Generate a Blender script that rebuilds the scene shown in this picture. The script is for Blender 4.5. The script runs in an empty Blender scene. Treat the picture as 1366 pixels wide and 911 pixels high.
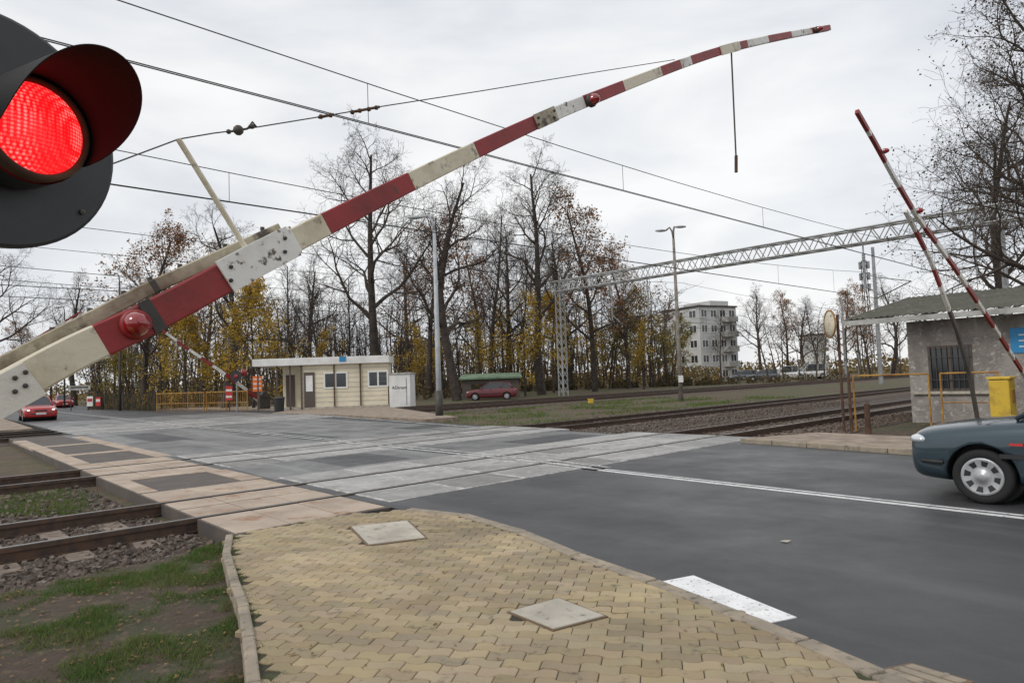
import bpy, bmesh, math, random
from mathutils import Vector, Matrix, noise
random.seed(7)
R = math.radians
S = bpy.context.scene
COL = S.collection
V = Vector
# ------------------------------------------------------------------ camera
CAMZ = 1.5; F = 911.0
th = math.atan(49.5/F); ph = R(2.0)
fw = V((0, math.cos(th), math.sin(th))); r0 = V((1,0,0)); u0 = V((0,-math.sin(th), math.cos(th)))
rt = r0*math.cos(ph) - u0*math.sin(ph); up = u0*math.cos(ph) + r0*math.sin(ph)
CP = V((0,0,CAMZ))
cam = bpy.data.cameras.new('camera'); cam.sensor_width = 36; cam.lens = 36*F/1366; cam.clip_end = 3000; cam.clip_start = .05
co = bpy.data.objects.new('camera', cam); COL.objects.link(co)
m = Matrix((rt, up, -fw)).transposed().to_4x4(); m.translation = CP; co.matrix_world = m
S.camera = co
def ray(px, py): return fw + rt*((px-683)/F) + up*((455.5-py)/F)
def D(px, py, d): return CP + ray(px, py)*d
def G(px, py, z=0.0):
    r = ray(px, py); k = (z-CAMZ)/r.z; return CP + r*k
rv = ray(1660, 471); ES = V((rv.x, rv.y, 0)).normalized(); ET = V((-ES.y, ES.x, 0))
def W(s, t, z=0.0): return ES*s + ET*t + V((0,0,z))
def RP(px, py, t):
    r = ray(px, py); k = t/(r.dot(ET)); return CP + r*k
def ST(p): return p.dot(ES), p.dot(ET)
def AT(px, Y, z=0.0):
    r = ray(px, 529-.035*px); return V((r.x/r.y*Y, Y, z))
YS = math.atan2(ES.y, ES.x)
GZ = -0.16
# ------------------------------------------------------------------ materials
def mat(name, col, rough=.7, col2=None, ns=3.0, lo=.4, hi=.6, detail=6, bump=0, bs=40, metal=0, col3=None, ns3=20, lo3=.55, hi3=.65,
        spec=.5, emis=None, es=0, coord='Object', attr=None, trans=0, dist=.02, coat=0, streak=None, cracks=None, rvar=0):
    m = bpy.data.materials.new(name); m.use_nodes = True; nt = m.node_tree; N = nt.nodes; L = nt.links
    b = N['Principled BSDF']; b.inputs['Roughness'].default_value = rough; b.inputs['Metallic'].default_value = metal
    b.inputs['Specular IOR Level'].default_value = spec; b.inputs['Coat Weight'].default_value = coat
    b.inputs['Base Color'].default_value = (*col, 1)
    tc = N.new('ShaderNodeTexCoord').outputs['Object']
    if coord == 'World': tc = N.new('ShaderNodeNewGeometry').outputs['Position']
    def nz(scale, det=6, src=None):
        n = N.new('ShaderNodeTexNoise'); n.inputs['Scale'].default_value = scale; n.inputs['Detail'].default_value = det
        n.inputs['Roughness'].default_value = .62
        L.new(src or tc, n.inputs['Vector']); return n.outputs['Fac']
    def rmp(x, a, c, d0=0, d1=1):
        r = N.new('ShaderNodeMapRange'); r.inputs['From Min'].default_value = a; r.inputs['From Max'].default_value = c
        r.inputs['To Min'].default_value = d0; r.inputs['To Max'].default_value = d1
        L.new(x, r.inputs['Value']); return r.outputs['Result']
    def mx(a, c, f, typ='MIX'):
        x = N.new('ShaderNodeMix'); x.data_type = 'RGBA'; x.blend_type = typ
        for i, q in ((6, a), (7, c)):
            if isinstance(q, tuple): x.inputs[i].default_value = (*q, 1)
            else: L.new(q, x.inputs[i])
        if isinstance(f, (int, float)): x.inputs[0].default_value = f
        else: L.new(f, x.inputs[0])
        return x.outputs[2]
    c = col
    if col2: c = mx(c, col2, rmp(nz(ns, detail), lo, hi))
    if streak:
        ang, sc_, colS, a0, a1 = streak
        mp = N.new('ShaderNodeMapping'); mp.vector_type = 'TEXTURE'; mp.inputs['Rotation'].default_value = (0,0,ang); mp.inputs['Scale'].default_value = (14,1,1)
        L.new(tc, mp.inputs[0]); c = mx(c, colS, rmp(nz(sc_, 5, mp.outputs[0]), a0, a1))
    if col3: c = mx(c, col3, rmp(nz(ns3, 5), lo3, hi3))
    if cracks:
        vo = N.new('ShaderNodeTexVoronoi'); vo.feature = 'DISTANCE_TO_EDGE'; vo.inputs['Scale'].default_value = cracks
        nn = N.new('ShaderNodeTexNoise'); nn.inputs['Scale'].default_value = 3; nn.inputs['Detail'].default_value = 5; L.new(tc, nn.inputs['Vector'])
        ad = N.new('ShaderNodeVectorMath'); ad.operation = 'MULTIPLY_ADD'; L.new(nn.outputs['Color'], ad.inputs[0]); ad.inputs[1].default_value = (.5,.5,.5); L.new(tc, ad.inputs[2])
        L.new(ad.outputs[0], vo.inputs['Vector'])
        k1 = rmp(vo.outputs['Distance'], .0, .006, 1, 0); k2 = rmp(nz(.35, 3), .52, .6)
        mu = N.new('ShaderNodeMath'); mu.operation = 'MULTIPLY'; L.new(k1, mu.inputs[0]); L.new(k2, mu.inputs[1])
        c = mx(c, (.02,.02,.02), mu.outputs[0])
    if attr:
        a = N.new('ShaderNodeAttribute'); a.attribute_name = attr
        c = mx(c, a.outputs['Color'], 1.0, 'MULTIPLY')
    if not isinstance(c, tuple): L.new(c, b.inputs['Base Color'])
    if rvar: L.new(rmp(nz(.8, 5), .35, .65, rough-rvar, rough+rvar), b.inputs['Roughness'])
    if bump:
        bp = N.new('ShaderNodeBump'); bp.inputs['Strength'].default_value = bump; bp.inputs['Distance'].default_value = dist
        L.new(nz(bs, 8), bp.inputs['Height']); L.new(bp.outputs['Normal'], b.inputs['Normal'])
    if emis: b.inputs['Emission Color'].default_value = (*emis, 1); b.inputs['Emission Strength'].default_value = es
    if trans:
        t = N.new('ShaderNodeBsdfTranslucent'); ms = N.new('ShaderNodeMixShader'); ms.inputs[0].default_value = trans
        if isinstance(c, tuple): t.inputs[0].default_value = (*c, 1)
        else: L.new(c, t.inputs[0])
        L.new(b.outputs[0], ms.inputs[1]); L.new(t.outputs[0], ms.inputs[2]); L.new(ms.outputs[0], N['Material Output'].inputs[0])
    return m
RA = math.atan2(ET.y, ET.x)-.055
M = {}
M['asphalt'] = mat('asphalt', (.038,.039,.042), .5, (.056,.057,.060), .55, .35, .7, bump=.55, bs=170, col3=(.15,.15,.15), ns3=150, lo3=.60, hi3=.72, coord='World', dist=.006,
    streak=(RA,1.3,(.088,.088,.090),.48,.72), cracks=.45, rvar=.12)
M['old_asphalt'] = mat('old_asphalt', (.17,.17,.17), .48, (.10,.10,.10), .8, .4, .65, bump=.3, bs=120, col3=(.27,.26,.25), ns3=4, lo3=.6, hi3=.75, coord='World', dist=.004, streak=(RA,1.5,(.25,.25,.25),.5,.7), cracks=.5, rvar=.12)
M['patch'] = mat('asphalt_patch', (.075,.065,.06), .75, (.11,.09,.075), 2, .4, .6, bump=.4, bs=120, coord='World', dist=.005)
def panelm(n,k): return mat(n, (.34*k,.335*k,.325*k), .48, (.22*k,.215*k,.205*k), 1.6, .35, .65, bump=.25, bs=60, col3=(.42*k,.40*k,.37*k), ns3=7, lo3=.55, hi3=.7, coord='World', dist=.004, streak=(RA,1.7,(.17*k,.165*k,.16*k),.52,.72), rvar=.1)
M['panel'] = panelm('deck_panel',1.0); M['panelb'] = panelm('deck_panel_pale',1.22); M['panelc'] = panelm('deck_panel_dark',.72)
M['panel_edge'] = mat('deck_panel_edge', (.60,.59,.57), .6, (.33,.32,.30), 5, .4, .6, coord='World')
M['tan'] = mat('tan_slab', (.46,.375,.295), .75, (.32,.25,.195), 1.5, .35, .65, bump=.3, bs=50, col3=(.26,.13,.06), ns3=2.2, lo3=.56, hi3=.70, coord='World', dist=.004)
M['paver'] = mat('paver', (.37,.295,.18), .85, (.27,.215,.14), 1.4, .35, .7, bump=.5, bs=150, attr='Col', col3=(.15,.13,.09), ns3=12, lo3=.58, hi3=.74, coord='World', dist=.003)
M['joint'] = mat('joint_soil', (.045,.038,.026), .95, (.06,.085,.025), 6, .5, .65, bump=.6, bs=150, coord='World', dist=.01)
M['kerb'] = mat('kerb_stone', (.35,.29,.22), .85, (.22,.19,.15), 4, .35, .65, bump=.5, bs=60, col3=(.11,.095,.07), ns3=16, lo3=.56, hi3=.7, coord='World', dist=.006)
M['concrete'] = mat('concrete', (.50,.46,.39), .85, (.34,.31,.26), 3, .35, .65, bump=.4, bs=60, col3=(.18,.16,.12), ns3=12, lo3=.58, hi3=.7, coord='World', dist=.006)
M['plate_steel'] = mat('frame_iron', (.13,.11,.08), .8, (.18,.11,.06), 20, bump=.4, bs=60)
M['ground'] = mat('ground_soil', (.085,.062,.042), .95, (.065,.085,.028), .12, .45, .6, bump=.8, bs=9, col3=(.15,.095,.05), ns3=2.5, lo3=.5, hi3=.7, coord='World', dist=.06)
M['turf'] = mat('turf_soil', (.07,.05,.035), .95, (.04,.06,.02), 1.4, .45, .65, bump=.9, bs=30, col3=(.13,.095,.065), ns3=12, lo3=.52, hi3=.68, coord='World', dist=.03)
M['ballast'] = mat('ballast_bed', (.085,.062,.05), .95, (.14,.11,.09), 14, .4, .6, bump=1, bs=30, col3=(.035,.028,.024), ns3=25, lo3=.5, hi3=.6, coord='World', dist=.06)
M['stone'] = mat('stone', (.12,.09,.072), .9, (.22,.185,.16), 7, .5, .65, bump=.3, bs=80, col3=(.055,.042,.035), ns3=9, lo3=.5, hi3=.6, coord='World')
M['farpave'] = mat('far_paving', (.34,.27,.21), .85, (.21,.165,.13), 3, .4, .6, bump=.5, bs=30, coord='World')
M['white_line'] = mat('white_marking', (.82,.82,.82), .6, (.62,.62,.62), 6, .45, .7, bump=.2, bs=120, col3=(.14,.14,.14), ns3=30, lo3=.60, hi3=.66, coord='World', dist=.003)
M['thin_line'] = mat('worn_marking', (.72,.72,.72), .6, (.5,.5,.5), 5, .4, .7, col3=(.12,.12,.12), ns3=25, lo3=.58, hi3=.66, coord='World')
M['faint_line'] = mat('faint_marking', (.62,.62,.61), .6, (.33,.33,.32), 2.5, .42, .6, col3=(.18,.18,.18), ns3=18, lo3=.50, hi3=.6, coord='World')
M['rail'] = mat('rail_steel', (.05,.035,.028), .7, (.10,.055,.035), 8, .4, .6, coord='World')
M['railtop'] = mat('rail_top', (.26,.245,.23), .38, metal=.9)
M['groove'] = mat('rail_groove', (.028,.020,.016), .9)
M['sleeper'] = mat('sleeper_wood', (.14,.105,.08), .9, (.24,.195,.16), 8, .4, .6, bump=.5, bs=30)
M['cream'] = mat('boom_cream_paint', (.66,.60,.47), .5, (.42,.35,.23), 4, .48, .72, bump=.18, bs=25, col3=(.10,.075,.05), ns3=10, lo3=.59, hi3=.70, coord='World')
M['bwhite'] = mat('boom_white_paint', (.74,.73,.70), .5, (.52,.48,.41), 4, .48, .7, bump=.18, bs=25, col3=(.09,.06,.045), ns3=18, lo3=.58, hi3=.65, coord='World')
M['bred'] = mat('boom_red_paint', (.29,.022,.024), .5, (.17,.016,.016), 5, .4, .7, bump=.15, bs=25, col3=(.08,.035,.025), ns3=15, lo3=.60, hi3=.72, coord='World')
M['bdirty'] = mat('boom_dirty_paint', (.47,.42,.31), .6, (.07,.055,.04), 7, .50, .62, bump=.25, bs=25, col3=(.20,.15,.10), ns3=2.5, lo3=.48, hi3=.62, coord='World')
M['rusty'] = mat('rusty_plate', (.68,.65,.59), .6, (.30,.15,.04), 5, .58, .64, bump=.3, bs=30, coord='World')
M['redlens'] = mat('red_lamp_glass', (.26,.008,.012), .12, coat=1)
M['black'] = mat('black_metal', (.020,.022,.026), .5, (.030,.033,.037), 4)
M['hood'] = mat('signal_hood_paint', (.010,.009,.010), .6, spec=.3)
M['dark'] = mat('dark_metal', (.04,.038,.036), .6, (.07,.06,.05), 5)
M['steel'] = mat('galvanised', (.36,.37,.38), .5, (.26,.27,.28), 3, metal=.3)
M['polegrey'] = mat('pole_grey', (.46,.49,.52), .55, (.34,.36,.38), 2)
M['polebrown'] = mat('pole_weathered', (.27,.24,.21), .8, (.16,.135,.115), 3)
M['wire'] = mat('wire', (.06,.06,.06), .6)
M['gantry'] = mat('gantry_paint', (.42,.43,.43), .6, (.28,.28,.27), .6)
M['rust'] = mat('rusty_iron', (.12,.06,.035), .85, (.06,.035,.025), 8)
M['yellow'] = mat('yellow_paint', (.62,.42,.04), .5, (.40,.25,.04), 4, .5, .7, col3=(.15,.09,.04), ns3=9, lo3=.62, hi3=.7)
M['yrust'] = mat('rusty_yellow_paint', (.45,.25,.04), .7, (.25,.11,.03), 3, .4, .6)
M['glass'] = mat('window_glass', (.02,.025,.03), .08, spec=.8)
M['frame'] = mat('white_frame', (.72,.72,.70), .5)
M['boothw'] = mat('booth_cladding', (.74,.67,.52), .6, (.60,.54,.41), .9, .4, .7)
M['boothd'] = mat('booth_door', (.09,.07,.06), .6)
M['whitep'] = mat('white_panel', (.78,.78,.77), .5, (.64,.64,.62), 1.2)
M['blue'] = mat('blue_sign', (.02,.22,.48), .5)
M['green'] = mat('green_sign', (.03,.16,.05), .5)
M['kioskgreen'] = mat('pale_green_sheet', (.20,.30,.19), .7, (.14,.2,.13), 1.5)
M['redsign'] = mat('red_sign', (.50,.03,.03), .5)
M['orange'] = mat('orange_reflector', (.8,.16,.02), .4)
M['render'] = mat('rough_render', (.34,.31,.285), .9, (.22,.20,.185), 1.5, .4, .6, bump=1, bs=22, col3=(.44,.42,.39), ns3=8, lo3=.55, hi3=.65, coord='World', dist=.035)
M['roofsheet'] = mat('roof_sheet', (.10,.092,.075), .8, (.065,.07,.045), 2, .4, .6, bump=.3, bs=20, col3=(.19,.17,.14), ns3=5, lo3=.58, hi3=.7)
M['fascia'] = mat('fascia', (.45,.45,.43), .7, (.28,.28,.26), 2)
M['apart'] = mat('apartment_wall', (.60,.60,.58), .85, (.44,.44,.43), .15)
M['apart3'] = mat('beige_block_wall', (.46,.40,.31), .85, (.38,.33,.26), .15)
M['bark'] = mat('bark', (.035,.028,.023), .95, (.075,.06,.05), 2.5, .4, .65)
M['twig'] = mat('twig', (.052,.040,.032), .95, (.08,.062,.05), .7)
def leafmat(n, a, b, c): return mat(n, a, .7, b, .7, .4, .6, 3, col3=c, ns3=2.3, lo3=.5, hi3=.62, trans=.4)
M['rustleaf'] = leafmat('rust_leaves', (.30,.13,.055), (.17,.08,.04), (.38,.22,.08))
M['yelleaf'] = leafmat('yellow_leaves', (.66,.43,.05), (.38,.25,.04), (.20,.17,.04))
M['olive'] = leafmat('olive_leaves', (.22,.19,.05), (.40,.29,.05), (.09,.09,.035))
M['darkleaf'] = leafmat('dark_leaves', (.045,.036,.022), (.07,.05,.026), (.12,.065,.03))
M['brush'] = leafmat('underbrush_leaves', (.075,.06,.03), (.045,.045,.022), (.18,.11,.04))
M['wood_mix'] = leafmat('woodland_leaves', (.18,.12,.06), (.09,.075,.04), (.46,.31,.06))
M['grass'] = mat('grass_blades', (.08,.14,.025), .8, (.13,.16,.045), 1.5, .4, .6, col3=(.17,.14,.06), ns3=6, lo3=.56, hi3=.68, coord='World', trans=.3)
M['litter'] = mat('fallen_leaves', (.24,.14,.06), .85, (.13,.075,.035), 9, .4, .6, coord='World')
M['carblue'] = mat('car_paint_blue', (.030,.055,.072), .28, coat=.9, metal=.35)
M['carred'] = mat('car_paint_red', (.42,.02,.02), .3, coat=.8)
M['cardred'] = mat('car_paint_dark_red', (.14,.02,.028), .35, coat=.5)
M['carwhite'] = mat('car_paint_white', (.7,.7,.7), .35, coat=.5)
M['cargrey'] = mat('car_paint_grey', (.10,.11,.12), .35, coat=.5)
M['tyre'] = mat('tyre', (.015,.015,.016), .85)
M['hub'] = mat('hubcap', (.50,.51,.53), .35, (.38,.38,.39), 9, metal=.5)
M['lamp_glass'] = mat('headlight_glass', (.62,.65,.68), .06, coat=1, metal=.35)
M['lamp_on'] = mat('headlight_lit', (.9,.9,.8), .1, emis=(1,.95,.8), es=2)
M['plastic'] = mat('black_plastic', (.02,.021,.023), .6)
def lensmat():
    m = bpy.data.materials.new('lit_red_lens'); m.use_nodes = True; nt = m.node_tree; N = nt.nodes; L = nt.links
    b = N['Principled BSDF']; b.inputs['Base Color'].default_value = (.35,.005,.005,1); b.inputs['Roughness'].default_value = .2
    tc = N.new('ShaderNodeTexCoord'); v = N.new('ShaderNodeTexVoronoi'); v.inputs['Scale'].default_value = 135; v.inputs['Randomness'].default_value = .12
    L.new(tc.outputs['Object'], v.inputs['Vector'])
    n = N.new('ShaderNodeTexNoise'); n.inputs['Scale'].default_value = 11; n.inputs['Detail'].default_value = 1; L.new(tc.outputs['Object'], n.inputs['Vector'])
    r = N.new('ShaderNodeMapRange'); r.inputs[1].default_value = .10; r.inputs[2].default_value = .55; r.inputs[3].default_value = 1; r.inputs[4].default_value = 0; L.new(v.outputs['Distance'], r.inputs[0])
    k = N.new('ShaderNodeMapRange'); k.inputs[1].default_value = .42; k.inputs[2].default_value = .62; k.inputs[3].default_value = .12; k.inputs[4].default_value = .9; L.new(n.outputs['Fac'], k.inputs[0])
    mu = N.new('ShaderNodeMath'); mu.operation = 'MULTIPLY'; L.new(r.outputs[0], mu.inputs[0]); L.new(k.outputs[0], mu.inputs[1])
    x = N.new('ShaderNodeMix'); x.data_type = 'RGBA'; x.inputs[6].default_value = (1,.008,.012,1); x.inputs[7].default_value = (1,.38,.34,1); L.new(mu.outputs[0], x.inputs[0])
    L.new(x.outputs[2], b.inputs['Emission Color']); b.inputs['Emission Strength'].default_value = 1.0
    bp = N.new('ShaderNodeBump'); bp.inputs['Strength'].default_value = .5; bp.inputs['Distance'].default_value = .003
    L.new(v.outputs['Distance'], bp.inputs['Height']); L.new(bp.outputs[0], b.inputs['Normal'])
    return m
M['lens'] = lensmat()
# ------------------------------------------------------------------ mesh builder
WL = {}
class MB:
    def __init__(s): s.v = []; s.f = []; s.m = []
    def add(s, vs, fs, mi=0):
        o = len(s.v); s.v += [tuple(p) for p in vs]; s.f += [tuple(i+o for i in f) for f in fs]; s.m += [mi]*len(fs); return s
    def hexa(s, p, mi=0):
        return s.add(p, [(3,2,1,0),(4,5,6,7),(0,1,5,4),(1,2,6,5),(2,3,7,6),(3,0,4,7)], mi)
    def box(s, c, sz, mi=0, rz=0, Mx=None):
        x, y, z = sz[0]/2, sz[1]/2, sz[2]/2
        p = [V(q) for q in ((-x,-y,-z),(x,-y,-z),(x,y,-z),(-x,y,-z),(-x,-y,z),(x,-y,z),(x,y,z),(-x,y,z))]
        if Mx is None: Mx = Matrix.Rotation(rz, 3, 'Z')
        return s.hexa([Mx @ q + V(c) for q in p], mi)
    def prism(s, poly, z0, z1, mi=0):
        n = len(poly)
        a = sum(poly[i][0]*poly[(i+1)%n][1]-poly[(i+1)%n][0]*poly[i][1] for i in range(n))
        if a < 0: poly = poly[::-1]
        vs = [(p[0],p[1],z0) for p in poly] + [(p[0],p[1],z1) for p in poly]
        fs = [tuple(range(n-1,-1,-1)), tuple(range(n,2*n))] + [(i,(i+1)%n,n+(i+1)%n,n+i) for i in range(n)]
        return s.add(vs, fs, mi)
    def tube(s, pts, rad, n=6, mi=0, cap=True):
        pts = [V(p) for p in pts]
        if not isinstance(rad, (list, tuple)): rad = [rad]*len(pts)
        o = len(s.v); k = len(pts); prev = None
        for i, p in enumerate(pts):
            d = (pts[min(i+1,k-1)] - pts[max(i-1,0)])
            if d.length < 1e-9: d = V((0,0,1))
            d.normalize()
            if prev is None:
                a = d.cross(V((0,0,1)));  a = a if a.length > .1 else d.cross(V((1,0,0)))
            else: a = prev - d*prev.dot(d)
            a.normalize(); prev = a; b = d.cross(a)
            for j in range(n):
                t = 2*math.pi*j/n; q = p + (a*math.cos(t)+b*math.sin(t))*rad[i]; s.v.append((q.x,q.y,q.z))
        for i in range(k-1):
            for j in range(n):
                s.f.append((o+i*n+j, o+i*n+(j+1)%n, o+(i+1)*n+(j+1)%n, o+(i+1)*n+j)); s.m.append(mi)
        if cap and n > 2:
            s.f.append(tuple(o+j for j in range(n-1,-1,-1))); s.f.append(tuple(o+(k-1)*n+j for j in range(n))); s.m += [mi, mi]
        return s
    def cyl(s, a, b, r, r2=None, n=12, mi=0): return s.tube([a, b], [r, r if r2 is None else r2], n, mi)
    def lathe(s, prof, n, o, axis, mi=0, a0=0, a1=2*math.pi):
        axis = V(axis).normalized(); a = axis.cross(V((0,0,1)));  a = a if a.length > .1 else axis.cross(V((1,0,0))); a.normalize(); b = axis.cross(a)
        full = abs(a1-a0-2*math.pi) < 1e-6; st = n if full else n+1; base = len(s.v)
        for r, h in prof:
            for j in range(st):
                t = a0+(a1-a0)*j/n; q = V(o)+axis*h+(a*math.cos(t)+b*math.sin(t))*r; s.v.append((q.x,q.y,q.z))
        for i in range(len(prof)-1):
            for j in range(n):
                j2 = (j+1)%st; s.f.append((base+i*st+j, base+i*st+j2, base+(i+1)*st+j2, base+(i+1)*st+j)); s.m.append(mi)
        return s
    def sphere(s, c, r, n=12, mi=0):
        if not isinstance(r, (tuple, list)): r = (r,r,r)
        k = n//2; vs = []; fs = []
        for i in range(k+1):
            t = math.pi*i/k
            for j in range(n):
                p = 2*math.pi*j/n; vs.append((c[0]+r[0]*math.sin(t)*math.cos(p), c[1]+r[1]*math.sin(t)*math.sin(p), c[2]+r[2]*math.cos(t)))
        for i in range(k):
            for j in range(n): fs.append((i*n+j, (i+1)*n+j, (i+1)*n+(j+1)%n, i*n+(j+1)%n))
        return s.add(vs, fs, mi)
    def build(s, name, mats, parent=None, smooth=False, bevel=0, world=True, cols=None):
        if not isinstance(mats, (list, tuple)): mats = [mats]
        off = V((0,0,0))
        if parent is not None and world: off = WL[parent.name]
        me = bpy.data.meshes.new(name)
        vs = s.v if off.length == 0 else [(a-off.x,b-off.y,c-off.z) for a,b,c in s.v]
        me.from_pydata(vs, [], s.f)
        for q in mats: me.materials.append(M[q])
        if len(mats) > 1: me.polygons.foreach_set('material_index', s.m)
        if smooth: me.polygons.foreach_set('use_smooth', [True]*len(me.polygons))
        if cols is not None:
            at = me.color_attributes.new('Col', 'FLOAT_COLOR', 'POINT'); fl = []
            for q in cols: fl += [q[0],q[1],q[2],1]
            at.data.foreach_set('color', fl)
        me.update()
        o = bpy.data.objects.new(name, me); COL.objects.link(o)
        if parent is not None: o.parent = parent
        WL[o.name] = off
        if bevel:
            b = o.modifiers.new('bevel', 'BEVEL'); b.width = bevel; b.segments = 2; b.limit_method = 'ANGLE'
        return o
def thing(name, label, cat, loc=(0,0,0), rz=0, group=None):
    o = bpy.data.objects.new(name, None); COL.objects.link(o); o.empty_display_size = .2
    o.location = loc; o.rotation_euler = (0,0,rz); WL[o.name] = V(loc)
    return tag(o, label, cat, group)
def tag(o, label, cat, group=None, kind=None):
    o['label'] = label; o['category'] = cat
    if group: o['group'] = group
    if kind: o['kind'] = kind
    return o
def struct(mb, name, mats, **k):
    o = mb.build(name, mats, **k); o['kind'] = 'structure'; return o
def copy_tree(o, parent=None):
    c = o.copy(); COL.objects.link(c)
    if parent is not None: c.parent = parent
    for ch in list(o.children): copy_tree(ch, c)
    return c
def text(s, size, mt, parent, loc, rot, name='lettering'):
    cu = bpy.data.curves.new('t', 'FONT'); cu.body = s; cu.size = size; cu.align_x = 'CENTER'; cu.align_y = 'CENTER'; cu.extrude = .003
    t = bpy.data.objects.new('t', cu); COL.objects.link(t); bpy.context.view_layer.update()
    me = bpy.data.meshes.new_from_object(t.evaluated_get(bpy.context.evaluated_depsgraph_get()))
    bpy.data.objects.remove(t); me.materials.clear(); me.materials.append(M[mt])
    o = bpy.data.objects.new(name, me); COL.objects.link(o); o.parent = parent; o.location = V(loc)-WL[parent.name]; o.rotation_euler = rot
    return o
# ------------------------------------------------------------------ ground
g = MB(); g.add([(-900,-300,GZ),(900,-300,GZ),(900,1500,GZ),(-900,1500,GZ)], [(0,1,2,3)]); struct(g, 'ground', 'ground')
def sc(t): return 7.8+.057*t
left = [(2.9,-8),(3.3,-3),(3.5,1.2),(3.75,1.9),(4.27,3.87),(4.56,6.7),(4.6,7.3),(4.7,12),(4.9,20),(5.3,30),(6.6,60),(11,140)]
right = [(20,140),(17.2,60),(18.7,41),(16.2,30),(14.8,19),(14.0,12),(13.25,7.3),(12.3,2),(11.6,-3),(11.0,-8)]
rd = MB(); rd.prism([W(s,t) for s,t in left+right], -.3, 0); struct(rd, 'road', 'asphalt')
wn = MB()
for (t0,t1) in ((10.75,13.55),(16.6,29.3),(36.4,44)):
    wn.prism([W(4.75,t0),W(13.6+.05*(t0-8),t0),W(13.6+.05*(t1-8),t1),W(4.95,t1)] if t0<30 else [W(5.7,t0),W(16.5,t0),W(16.6,t1),W(6.0,t1)], -.05, .004)
struct(wn, 'worn_road_surface', 'old_asphalt')
def slab(mb, s0, s1, t0, t1, z0, z1, mi=0, sk=0.03):
    mb.prism([W(s0+sk*(t0-7),t0),W(s1+sk*(t0-7),t0),W(s1+sk*(t1-7),t1),W(s0+sk*(t1-7),t1)], z0, z1, mi)
pt = MB()
for a,b,c,d in ((6.2,7.6,11.3,13.1),(10.8,13.2,11.0,12.2),(8.6,9.4,17.6,21.5),(12.2,14.0,18.0,19.4),(5.6,6.7,22,27)): slab(pt,a,b,c,d,-.02,.008)
struct(pt, 'asphalt_repairs', 'asphalt')
fo = MB(); fo.prism([W(2.72,7.15),W(4.585,7.15),W(4.88,20),W(5.28,30),W(3.5,30),W(3.1,20)], -.3, .001); struct(fo, 'crossing_footway', 'patch')
tn = MB()
TR = [9.2, 15.0, 31.0, 34.6]; GA = .76
for tc in TR[:2]:
    bands = [(tc-2.0,tc-GA-.08),(tc-GA+.09,tc-.02),(tc+.02,tc+GA-.09),(tc+GA+.08,tc+1.9)]
    for bi,(t0,t1) in enumerate(bands):
        s = 2.74
        while s < 4.5:
            w = .60; slab(tn, s, s+w-.014, t0, t1-.01, -.2, .012+random.uniform(-.003,.003)); s += w
struct(tn, 'footway_slabs', 'tan', bevel=.004)
tb = MB(); slab(tb, 4.25,4.6, 11.2,13.0,-.05,.010); slab(tb,2.74,3.0,11.2,13.0,-.05,.010)
slab(tb,2.74,3.1,17.0,28,-.05,.010); slab(tb,4.4,4.75,17.0,28,-.05,.010)
for t0 in (19.5,23.5): slab(tb,3.1,4.4,t0,t0+.5,-.05,.012)
struct(tb, 'footway_edging', 'tan')
dk = MB()
for tc in TR:
    bands = [(tc-1.75,tc-GA-.08),(tc-GA+.09,tc-.015),(tc+.015,tc+GA-.09),(tc+GA+.08,tc+1.75)]
    for (t0,t1) in bands:
        s = 4.75; send = 14.2+.06*(tc-9)
        while s < send-.5:
            w = 1.2; z = .012+random.uniform(-.003,.003)
            slab(dk, s, s+w-.018, t0, t1, -.05, z, 1)
            slab(dk, s+.04, s+w-.058, t0+.04, t1-.04, z-.01, z+.004, random.choice((0,0,2,2,3)))
            s += w
struct(dk, 'crossing_deck', ['panel','panel_edge','panelb','panelc'])
gv = MB()
for tc in TR:
    for sg in (-1,1):
        tt = tc+sg*GA
        gv.prism([W(2.75+.03*(tc-7),tt-.088),W(14.1+.06*(tc-9),tt-.088),W(14.1+.06*(tc-9),tt+.088),W(2.75+.03*(tc-7),tt+.088)], -.02, .0075)
struct(gv, 'rail_groove', 'groove')
bl = MB()
for tc in (TR[0],TR[1]):
    for a,b in ((-70,2.7),(14.4,260)): bl.prism([W(a,tc-2.4),W(b,tc-2.4),W(b,tc+2.4),W(a,tc+2.4)], -.4, GZ+.012+.004*(tc>12))
bl.prism([W(-70,28.4),W(4.6,28.4),W(4.6,37),W(-70,37)], -.4, GZ+.01)
bl.prism([W(17,28.4),W(260,28.4),W(260,37),W(17,37)], -.4, GZ+.01)
bl.prism([W(-70,TR[0]+2.2),W(2.7,TR[0]+2.2),W(2.7,TR[1]-2.2),W(-70,TR[1]-2.2)], -.4, GZ+.006)
bl.prism([W(14.4,TR[0]+2.2),W(260,TR[0]+2.2),W(260,TR[1]-2.2),W(14.4,TR[1]-2.2)], -.4, GZ+.006)
struct(bl, 'ballast', 'ballast')
sp = MB(); sp.box((0,0,0),(.24,2.5,.16)); spo = sp.build('sleeper','sleeper',bevel=.015); spm = spo.data; bpy.data.objects.remove(spo)
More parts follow.
